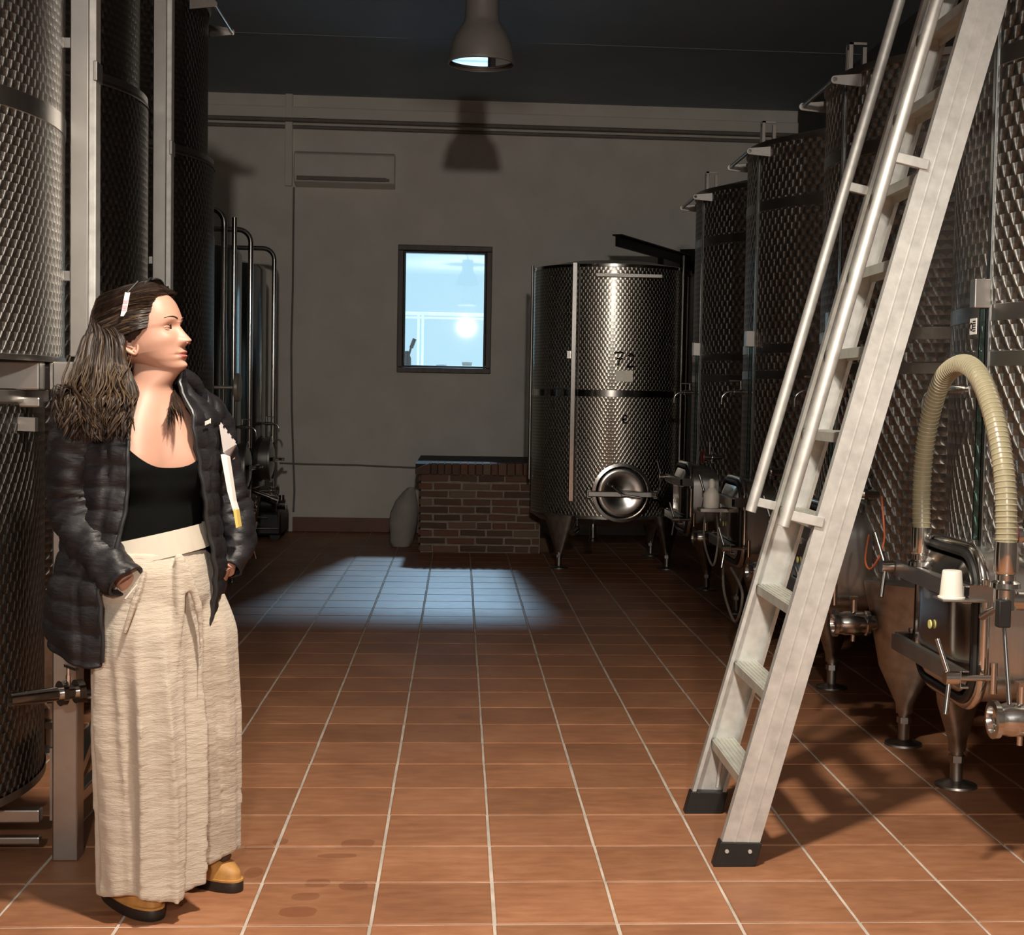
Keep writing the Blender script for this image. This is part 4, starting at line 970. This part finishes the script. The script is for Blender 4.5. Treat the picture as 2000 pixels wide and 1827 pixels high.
# back volume that carries the locks down to the shoulders
prof=[(rel3(252,600,3.81),.050,.070),(rel3(226,640,3.81),.062,.088),(rel3(208,690,3.80),.066,.100),(rel3(195,740,3.78),.074,.108),(rel3(186,785,3.735),.078,.112),(rel3(182,815,3.70),.066,.105),(rel3(180,838,3.67),.035,.06)]
vr=[]
for c,a,b in prof: vr.append([c+Vector((a*.85*math.cos(t*PI/16),b*.80*math.sin(t*PI/16),.004*math.sin(5*t)))*(1)+Vector((0,0,0)) for t in range(32)])
hm.loft(vr)
mats_h=[M['hair'],M['hair_mid'],M['hair_light']]
def lock(P,r0,mi,amp,ph,n=7,flat=.45,tip=.25):
    Q=smooth_path([Vector(p) for p in P],n); N=len(Q); out=[]
    for i,q in enumerate(Q):
        t=i/(N-1); a=amp*max(0,t-.3)**1.0*1.6; out.append(q+Vector((a*math.sin(ph+t*9),a*.4*math.cos(ph*1.3+t*8),a*.2*math.sin(ph+t*7))))
    rr=[r0*(.45+.75*math.sin(min(1,.12+.88*i/(N-1))*PI)**.6)*(1 if i<N-2 else tip) for i in range(N)]
    hm.tube(out,rr,6,flat=flat,mi=mi)
    return out
def scalp(z,phi,off): x,y=headpt(min(z,.1175),phi,off,False); return hw(x,y,z+.010*max(0,(z-.06)/.06))

for k in range(620):
    s=rh.random(); sd=-1 if rh.random()<.78 else 1      # near side (her right) mostly
    zr_=lerp(.114,.004,s**1.1); hx_=hairline_x(zr_,0)-rh.uniform(-.004,.010)
    lo,hi=0,PI*.8
    for _ in range(18):
        mid=(lo+hi)/2
        if headpt(zr_,mid,0,False)[0]>hx_: lo=mid
        else: hi=mid
    ph0=lo; P=[scalp(zr_,sd*ph0,.0015)]
    zb_=lerp(.100,-.006,s)+rh.uniform(-.008,.008)
    for t in(.2,.45,.72,1):
        ph=lerp(ph0,R(152)-R(16)*s,t); z=lerp(zr_,zb_,t)+.012*math.sin(t*PI)*(1-s); P.append(scalp(min(z,.116),sd*ph,.012+.012*t+rh.uniform(-.002,.005)))
    u=rh.random(); fr=rh.random()
    dsel=(lambda a,b: a if sd<0 else b)
    ex=lerp(252,112,u**.9); ey=rh.uniform(795,856)-(22 if u>.85 else 0)
    P.append(rel3(lerp(238,166,u)+rh.uniform(-5,5),rh.uniform(655,672),dsel(3.684+.015*fr+.07*u,3.85)))
    P.append(rel3(lerp(246,148,u)+rh.uniform(-6,6),712,dsel(3.672+.02*fr+.03*u,3.87)))
    P.append(rel3(lerp(258,130,u)+rh.uniform(-8,8),765,dsel(3.635+.02*fr+.01*u,3.86)))
    P.append(rel3(ex,ey-20,dsel(3.585+.03*fr,3.84))); P.append(rel3(ex+rh.uniform(-12,12),ey+8,dsel(3.578+.03*fr,3.82)))
    r_=rh.random(); mi=0 if r_<.72 else 1
    lock(P,rh.uniform(.0022,.0050),mi,rh.uniform(.006,.011),u*9+rh.uniform(-.5,.5),5)
for k in range(70):
    u=rh.random(); x0=lerp(250,128,u); y0=rh.uniform(718,765); a0=u*9+rh.uniform(-.6,.6)
    lock([rel3(x0+8,y0-25,3.70),rel3(x0,y0,3.655),rel3(x0-8+rh.uniform(-8,8),y0+38,3.60),rel3(x0+rh.uniform(-8,10),min(y0+80,862),3.572)],rh.uniform(.0018,.0042),2 if rh.random()<.5 else 1,.018,a0,6)
for k in range(80):
    u=rh.random(); lock([rel3(300,690,3.86),rel3(318+10*u,728,3.865),rel3(325+14*u,755,3.83-.02*u),rel3(330+16*u,785,3.76-.03*u),rel3(324+30*u,rh.uniform(800,842),3.70-.03*u)],rh.uniform(.0014,.0030),0 if rh.random()<.75 else 1,.007,u*7,5)
hm.build('hair',mats_h,W,ang=80)
# ---- black top
def ellr(z,a,b,n=96,c=(0,0),mod=None):
    out=[]
    for k in range(n):
        ph=2*PI*k/n; pp=(ph+PI)%(2*PI)-PI; q=1+(mod(pp,z) if mod else 0)
        out.append(Vector((c[0],c[1],z))+Fv*(math.cos(ph)*b*q)+Lv*(math.sin(ph)*a*q))
    return out
tb=[]; NTt=40
for i in range(NTt):
    t=i/(NTt-1); z=lerp(.98,1.325,t); r_=[]
    for k in range(96):
        ph=2*PI*k/96; pp=(ph+PI)%(2*PI)-PI
        zt_=1.200+.13*min(1,(abs(pp-.05)/.95))**2.4 ; z_=min(z,zt_)
        a,b,bu=interp(z_,[(.98,(.150,.118,0)),(1.04,(.146,.114,0)),(1.10,(.147,.110,.1)),(1.16,(.160,.116,.75)),(1.20,(.170,.119,1)),(1.24,(.176,.116,.8)),(1.28,(.181,.111,.45)),(1.32,(.177,.102,.1))])
        bump=bu*.038*gz(abs(pp)-.52,.42)
        r_.append(Vector((0,0,z_))+Fv*(math.cos(ph)*b+bump)+Lv*(math.sin(ph)*a))
    tb.append(r_)
MB().loft(tb,cap=False).build('tank_top',M['top'],W)
# ---- trousers
def fold(pp,z):
    g=max(0,min(1,(1.0-z)/.5)); return g*(.022*math.sin(pp*7+1+z*1.5)+.016*math.sin(pp*12+z*2.2))
tr=MB(); hip=[]
for i in range(26):
    t=i/25; z=lerp(.985,.70,t)
    a,b=interp(-z,[(-.985,(.160,.150)),(-.93,(.168,.162)),(-.87,(.168,.156)),(-.80,(.135,.12)),(-.70,(.05,.05))]); cx=lerp(.0,.045,max(0,(.93-z)/.25)); 
    ple=lambda pp,z_: fold(pp,z_)-.13*gz(pp-.30,.055)*max(0,min(1,(.955-z_)/.10))*max(0,min(1,(z_-.74)/.08))
    hip.append(ellr(z,a,b,120,(cx,-.01),ple))
tr.loft(hip)
def leg(keys,seed,sgn):
    ridges=[(R(-165),.1),(R(-138),-.18),(R(-112),.15),(R(-84),-.1),(R(-60),.2),(R(-33),-.12),(R(-8),.1),(R(60),0),(R(130),.1)]
    rr=[]; n=110
    for i in range(60):
        t=i/59; z=lerp(keys[0][0],keys[-1][0],t); cx,cy,a,b=interp(-z,[(-k[0],k[1:]) for k in keys]); r_=[]
        for k in range(n):
            ph=2*PI*k/n; g=min(1,max(0,(.86-z)/.35))
            q=1+g*(.075*math.sin(5*ph+seed)+.06*math.sin(9*ph+seed*2+z*2)+.022*math.sin(15*ph-z*3+seed))+.006*math.sin(z*95+3*math.sin(ph*3+seed))*g+g*sum(.13*gz(((ph-c_-d_*(.9-z)+PI)%(2*PI))-PI,.075) for c_,d_ in ridges)
            zz=z+(.012*math.sin(3*ph+seed) if i>56 else 0)
            r_.append(Vector((cx,cy,zz))+Vector((math.cos(ph)*a*q,math.sin(ph)*b*q,0)))
        rr.append(r_)
    # inner return of the hem
    last=rr[-1]; c=sum(last,Vector())/n; pass
    tr.loft(rr)
def LK(px,py,Y,a,b): p=rel3(px,py,Y); return (p.z,p.x,p.y,a,b)
leg([LK(296,1080,3.77,.105,.12),LK(283,1232,3.76,.135,.14),LK(290,1410,3.77,.134,.13),LK(294,1560,3.78,.130,.12),LK(293,1734,3.785,.124,.110)],1.0,1)
leg([LK(335,1080,3.84,.10,.12),LK(374,1232,3.88,.120,.13),LK(385,1410,3.93,.112,.12),LK(393,1560,3.98,.102,.105),LK(400,1664,4.01,.092,.095)],2.6,-1)
def surf(px,cpx,cY,a,b): return cY-b*math.sqrt(max(.02,1-(((px-cpx)/728)/a)**2))
for pts in(((346,1080),(350,1130),(353,1190),(346,1270),(340,1360)),((352,1082),(368,1125),(386,1180),(393,1240),(395,1330))):
    P=[rel3(px,py,surf(px,293,3.80,.172,.160 if py<1200 else .150)) for px,py in pts]; tr.tube(smooth_path(P,5),[.005+.009*math.sin(min(1,.1+i/20)*PI) for i in range(21)],8,flat=.7)
for cpx,cY,a,b,lst in((290,3.77,.134,.128,((212,1250,1715),(238,1290,1725),(262,1240,1700),(300,1330,1735),(328,1220,1720),(352,1300,1735),(374,1340,1720))),(387,3.95,.108,.112,((412,1230,1650),(432,1280,1650),(448,1200,1640)))):
    for q_,(px,y0,y1) in enumerate(lst):
        continue
        P=[rel3(px+5*math.sin(t*3+q_*2),lerp(y0,y1,t),surf(px,cpx,cY,a,b)+.002) for t in[i/8 for i in range(9)]]; tr.tube(smooth_path(P,4),[.004+.012*math.sin(min(1,.05+i/33)*PI)**.7 for i in range(33)],8,flat=.8)
to=tr.build('trousers',M['linen'],W,ang=80)
rm=to.modifiers.new('r','REMESH'); rm.mode='VOXEL'; rm.voxel_size=.0075; rm.use_smooth_shade=True
sm_=to.modifiers.new('s','SMOOTH'); sm_.factor=.5; sm_.iterations=4
wbm=[]
for i in range(12):
    t=i/11
    def ring_(t):
        r_=[]
        for k in range(96):
            ph=2*PI*k/96; pp=(ph+PI)%(2*PI)-PI
            zb_=.955+.028*math.sin(pp)+.012*math.cos(pp)*1.6; zt_=zb_+.062; z=lerp(zb_,zt_,t); a=lerp(.169,.160,t); b=lerp(.164,.140,t)
            q=1+.004*math.sin(40*pp); r_.append(Vector((0,-.0,z))+Fv*(math.cos(ph)*b*q)+Lv*(math.sin(ph)*a*q))
        return r_
    wbm.append(ring_(t))
MB().loft(wbm,cap=False).build('waistband',M['linen_smooth'],W)
# ---- jacket body: open shell with horizontal baffles
JK=[(.735,(.205,.165,-.035,-.01)),(.80,(.222,.178,-.030,0)),(.88,(.228,.182,-.018,0)),(.96,(.215,.175,-.005,0)),(1.05,(.200,.160,.0,0)),(1.15,(.192,.155,0,0)),(1.25,(.196,.150,0,0)),(1.32,(.196,.135,0,0)),(1.365,(.165,.115,.0,.005)),(1.395,(.120,.100,.0,.015)),(1.43,(.098,.096,.0,.02)),(1.465,(.092,.094,.0,.02))]
def edges(z):   # opening edge angles: image-left edge, image-right edge
    return interp(z,[(.70,(R(-40),R(50))),(.78,(R(-37),R(44))),(.84,(R(-40),R(42))),(.90,(R(-44),R(40))),(1.0,(R(-38),R(36))),(1.1,(R(-33),R(30))),(1.2,(R(-31),R(26))),(1.30,(R(-30),R(20))),(1.38,(R(-42),R(22))),(1.465,(R(-66),R(38)))])
jr=[]; NZ=150; NK=110
def jpt(z,pp,off=0.0,q=True):
    a,b,cx,cy=cinterp(z,JK); e0,e1=edges(z)
    ph=pp; s=(z-.735)/.058+.25*math.sin(ph); baf=abs(math.sin(PI*s))**.45*.0085 if q else .01
    near=min(gz(ph-(e0-R(0)),.001),1)
    seam=0
    for ss in(e0-R(17),e1+R(17),): seam=max(seam,gz(ph-ss,.035))
    baf*=1-.85*seam
    if z>1.42: baf*=.6
    wr=.0025*math.sin(ph*9+z*31)+.0015*math.sin(ph*17-z*23)
    d=(Fv*math.cos(ph)*b+Lv*math.sin(ph)*a); u=d.normalized()
    return Vector((cx,cy,z))+d+u*(baf+wr+off)
for i in range(NZ):
    z=lerp(.735,1.465,i/(NZ-1)); e0,e1=edges(z); r_=[]
    for k in range(NK):
        t=k/(NK-1); ph=lerp(e1,2*PI+e0,t); 
        dz=0
        if i==0: dz=-.03*gz(ph-(2*PI+R(-95)),.6)*1
        p=jpt(z,ph if ph<PI else ph-2*PI); zz=max(0,1-(z-.735)/.15)*(-.040*gz(((ph+PI)%(2*PI)-PI)-R(-48),.5)-.004*gz(((ph+PI)%(2*PI)-PI)-R(58),.35)+.03*gz(((ph+PI)%(2*PI)-PI)-R(110),.5))
        r_.append(p+Vector((0,0,zz)))
    jr.append(r_)
jm=MB().loft(jr,cap=False,open_=True); jo=jm.build('jacket',[M['puffer'],M['jacket_lining']],W,ang=60)
s=jo.modifiers.new('t','SOLIDIFY'); s.thickness=.010; s.offset=-1; s.material_offset=1; s.material_offset_rim=0
zp=MB()
for kk in(0,NK-1): zp.tube([jr[i][kk] for i in range(2,NZ,3)],.0055,8)
zp.build('zip_tape',M['zip'],jo)
# front placket blocks along both edges
# ---- sleeves
def sleeve(P,Rk,seed,pitch=.040):
    Q=smooth_path(P,14); N=len(Q); L=[0]
    for a,b in zip(Q,Q[1:]): L.append(L[-1]+(b-a).length)
    rr=[]; n=56; u=None
    for i in range(N):
        t=(Q[min(i+1,N-1)]-Q[max(i-1,0)]).normalized()
        u=(Vector((0,-1,0))-t*t.dot(Vector((0,-1,0)))).normalized() if u is None else (u-t*u.dot(t)).normalized(); v=t.cross(u)
        f=L[i]/L[-1]; r0=interp(f,Rk)[0]; r_=[]
        for k in range(n):
            a=2*PI*k/n; s=L[i]/pitch+.30*math.sin(a+seed)+.15*math.sin(2*a+seed*2); baf=(abs(math.sin(PI*s))**.5)*.0075-.004+.003*math.sin(3*a+L[i]*30+seed)+.0025*math.sin(4*a-L[i]*55)
            r_.append(Q[i]+(u*math.cos(a)+v*math.sin(a))*(r0+baf))
        rr.append(r_)
    # cuff return
    e=Q[-1]; rr.append([e+(p-e)*.86 for p in rr[-1]]); rr.append([e+(p-e)*.80-(Q[-1]-Q[-3])*1.5 for p in rr[-2]])
    return MB().loft(rr,cap=False).add(rr[0],[tuple(range(n))])
sr=sleeve([rel3(203,792,3.74),rel3(165,822,3.70),rel3(146,900,3.70),rel3(150,985,3.71),rel3(188,1075,3.67),rel3(246,1140,3.61)],[(0,(.058,)),(.12,(.072,)),(.35,(.070,)),(.62,(.068,)),(.85,(.062,)),(1,(.047,))],.5)
sr.build('sleeve',M['puffer'],W,ang=60)
sl=sleeve([rel3(372,795,3.88),rel3(402,818,3.92),rel3(426,900,3.95),rel3(448,985,3.97),rel3(460,1050,3.94),rel3(440,1112,3.87)],[(0,(.060,)),(.12,(.064,)),(.35,(.056,)),(.65,(.056,)),(.85,(.055,)),(1,(.042,))],2.1)
sl.build('sleeve',M['puffer'],W,ang=60)
# collar roll on the far side, standing up by her chin
cr=MB().tube(smooth_path([rel3(338,742,3.80),rel3(352,735,3.83),rel3(378,752,3.87),rel3(392,775,3.89)],6),[.014+.012*math.sin(i/18*PI) for i in range(19)],16); cr.build('collar',M['puffer'],W)
# chest logo strip, zip pull, cuff label
def on_jacket(z,pp,off): return jpt(z,pp,off-.0035,False)
lg=MB(); zc=zpx(382,826,3.70)
e1=edges(zc)[1]; base=on_jacket(zc,e1+R(8),.0145); du=(on_jacket(zc,e1+R(12),.0145)-base).normalized(); nrm=(Fv*math.cos(e1)+Lv*math.sin(e1)).normalized(); upv=(Vector((0,0,1))+du*.0).normalized(); du=(du+Vector((0,0,.28))).normalized()
for k,(w_,h_,q) in enumerate(((.0045,.010,0),(.0045,.010,.006),(.0045,.010,.012),(.0045,.009,.0175),(.003,.013,.022))):
    c=base+du*(q-.009); lg.prism([c-upv*h_/2,c+du*w_-upv*h_/2,c+du*w_+upv*h_/2,c+upv*h_/2],nrm*.002)
lg.build('chest_logo',M['white_plastic'],jo,smooth=False)
a=rel3(157,1166,3.605); b=rel3(168,1150,3.605); MB().tube([a,a.lerp(b,.6)+Vector((-.003,0,.004)),b],.0018,6).build('zip_pull',M['white_plastic'],jo)
a=rel3(245,1170,3.545); b=rel3(268,1143,3.545); MB().tube([a,b],.0025,6).build('cuff_label',M['white_plastic'],jo)
# ---- boots
def boot(px,py,Y,ang_,nm,flip=1):
    o=empty('boot',(0,0,0)); p=rel3(px,py,Y); o.parent=W; o.location=(p.x,p.y,0); o.rotation_euler=(0,0,ang_)
    def outl(sc_,n=40):   # toe at +x
        pts=[]
        for k in range(n):
            t=2*PI*k/n; x=math.cos(t); y=math.sin(t); w_=.043+.0085*x if x<.6 else .048*(1); pts.append((x*.138*sc_+.0,(w_*sc_)*math.copysign(abs(y)**.8,y)*(1+.06*flip*x)))
        return pts
    m=MB(); m.loft([[Vector((x,y,z)) for x,y in outl(s_)] for s_,z in((.98,0),(1.0,.004),(1.0,.026),(.985,.030))]); 
    for k in range(0): pass
    m.build('sole',M['sole'],o)
    MB().loft([[Vector((x,y,z)) for x,y in outl(s_)] for s_,z in((.985,.029),(.995,.030),(.995,.035),(.97,.036))]).build('welt',M['tan'],o)
    u=MB(); rr=[]; n=40
    for i in range(16):
        t=i/15; z=lerp(.034,.15,t); r_=[]
        # length from heel (-.125) forward; front recedes as height grows
        fx=interp(z,[(.034,(.130,)),(.055,(.128,)),(.072,(.108,)),(.085,(.06,)),(.10,(.022,)),(.12,(.005,)),(.15,(-.005,))])[0]; bx=interp(z,[(.034,(-.130,)),(.08,(-.126,)),(.15,(-.12,))])[0]; w_=interp(z,[(.034,(.045,)),(.06,(.044,)),(.085,(.040,)),(.11,(.036,)),(.15,(.038,))])[0]
        c=(fx+bx)/2; h=(fx-bx)/2
        for k in range(n):
            a=2*PI*k/n; r_.append(Vector((c+h*math.cos(a),w_*math.copysign(abs(math.sin(a))**.85,math.sin(a)),z+.004*math.sin(6*a)*(.3 if i<3 else 0))))
        rr.append(r_)
    u.loft(rr).build('upper',M['tan'],o)
    # padded collar, tongue and laces
    MB().tube([Vector((-.0625+.062*math.cos(a*PI/12),.041*math.sin(a*PI/12),.152)) for a in range(24)],.009,8,closed=True).build('padded_collar',M['lining'],o)
    MB().tube([Vector((.085,0,.083)),Vector((.05,0,.096)),Vector((.02,0,.118)),Vector((.01,0,.15))],[.018,.022,.024,.022],12,flat=.5).build('tongue',M['lining'],o)
    l=MB()
    for q in range(4):
        x=lerp(.072,.012,q/3); z=interp(x,[(.01,(.125,)),(.03,(.112,)),(.05,(.101,)),(.08,(.088,))])[0]+.010
        l.tube([Vector((x,-.026,z-.008)),Vector((x-.006,0,z+.004)),Vector((x-.014,.026,z-.002))],.0026,6).tube([Vector((x-.012,-.026,z-.002)),Vector((x-.006,0,z+.005)),Vector((x,.026,z-.008))],.0026,6)
    l.tube([Vector((.01,-.004,.135)),Vector((.02,-.03,.13)),Vector((.03,-.034,.11)),Vector((.015,-.02,.12))],.0024,6)
    l.build('laces',M['lace'],o)
    return o
def floorpt(px,py): d=RM@cdir(px,py); q=CAM+d*(-H/d.z); return q
def boot_at(tx,ty,ang_,flip):
    q=floorpt(tx,ty); # toe tip position
    c=q-Vector((math.cos(ang_),math.sin(ang_),0))*.138
    o=boot(300,1700,3.7,ang_,'',flip); o.location=(c.x-RT.x,c.y-RT.y,0); return o
boot_at(311,1800,R(-46),1); boot_at(470,1744,R(-36),-1)
# ---- sunglasses resting on the hair
sg=empty('sunglasses',tuple(RT+hw(.03,0,.13)),0,'dark sunglasses with white and pink arm pushed up on the woman\'s hair','sunglasses'); so=sg.location-RT
def sgp(px,py,Y): return rel3(px,py,Y)-so
t0=rel3(249,571,3.705)-so; t1=rel3(240,618,3.69)-so
tm=MB(); dv=(t1-t0).normalized(); sv=Vector((1,0,0)); nv=Vector((0,-1,0))
w_=.0065
tm.prism([t0-sv*w_,t0+sv*w_,t0+dv*.052+sv*w_,t1+sv*w_*.2,t1-sv*w_,],-nv*.004)
tm.build('temple_arm',M['paper'],sg,smooth=False,bevel=.001)
m=MB()
for q,h_ in((.34,.010),(.55,.012),(.74,.002)):
    c=t0.lerp(t1,q)-Vector((0,.0012,0)); m.prism([c-sv*w_*.9,c+sv*w_*.9,c+sv*w_*.9+dv*h_*.8,c-sv*w_*.9+dv*h_*.8],-nv*.001)
m.build('pink_stripe',mat('pink print',(.75,.35,.40),.5),sg,smooth=False)
t2=t0+Hl*.15; m=MB().prism([t2-sv*w_,t2+sv*w_,t2+Vector((-.01,0,-.05)),t2+Vector((-.018,0,-.05))],(0,.004,0)).build('temple_arm',M['paper'],sg,smooth=False)
for sy in(-1,1):
    P=[]
    for k in range(24):
        a=2*PI*k/24; P.append(hw(.030+.022*math.cos(a),sy*(.033+.029*abs(math.sin(a))**.0*math.sin(a)),.1355+.004*math.cos(a)-.0016*(sy*(.033+.029*math.sin(a))/.03)**2*4)-so)
    MB().tube(P,.0028,8,closed=True).build('frame_rim',M['black'],sg)
    cc=sum(P,Vector())/24; MB().add([cc+Vector((0,0,.003))]+P,[(0,i+1,(i+1)%24+1) for i in range(24)]).build('lens',M['iris'],sg)
MB().tube([hw(.036,-.006,.138)-so,hw(.040,0,.139)-so,hw(.036,.006,.138)-so],.0025,8).build('bridge',M['black'],sg)
MB().tube([t0,hw(.030,-.060,.128)-so],.003,8).build('hinge_arm',M['black'],sg); MB().tube([t2,hw(.030,.060,.128)-so],.003,8).build('hinge_arm',M['black'],sg)
# ---- booklet held under the far arm
bk2=empty('booklet',tuple(RT+rel3(452,960,3.84)),0,'thin white booklet with yellow edge tucked under the woman\'s left arm','booklet'); bo_=bk2.location-RT
def bp(px,py,Y): return rel3(px,py,Y)-bo_
MB().prism([bp(431,888,3.80),bp(443,893,3.80),bp(456,980,3.80),bp(461,996,3.80),bp(455,998,3.80),bp(444,960,3.80)],(.004,.03,0)).build('pages',M['paper'],bk2,smooth=False)
MB().prism([bp(455,994,3.80),bp(461,996,3.80),bp(466,1030,3.80),bp(461,1032,3.80)],(.004,.03,0)).build('yellow_edge',M['page_yellow'],bk2,smooth=False)
MB().prism([bp(428,830,3.82),bp(460,869,3.85),bp(446,894,3.85),bp(436,884,3.82)],(.002,.012,0)).build('grey_leaf',M['paper_grey'],bk2,smooth=False)
m=MB()
for q in range(4): a=bp(431+q*8,825+q*10.5,3.83+q*.008); b=bp(436+q*8,831+q*10.5,3.832+q*.008); m.prism([a,b,b+Vector((-.002,0,-.010)),a+Vector((-.002,0,-.010))],(0,.004,0))
m.build('comb_binding',M['paper_grey'],bk2,smooth=False)

P=[rel3(283,1115,3.60),rel3(272,1150,3.60),rel3(258,1190,3.60),rel3(244,1236,3.605)]
MB().tube(smooth_path(P,6),[.004+.004*math.sin(i/18*PI) for i in range(19)],8).build('pocket_edge',M['linen'],W)
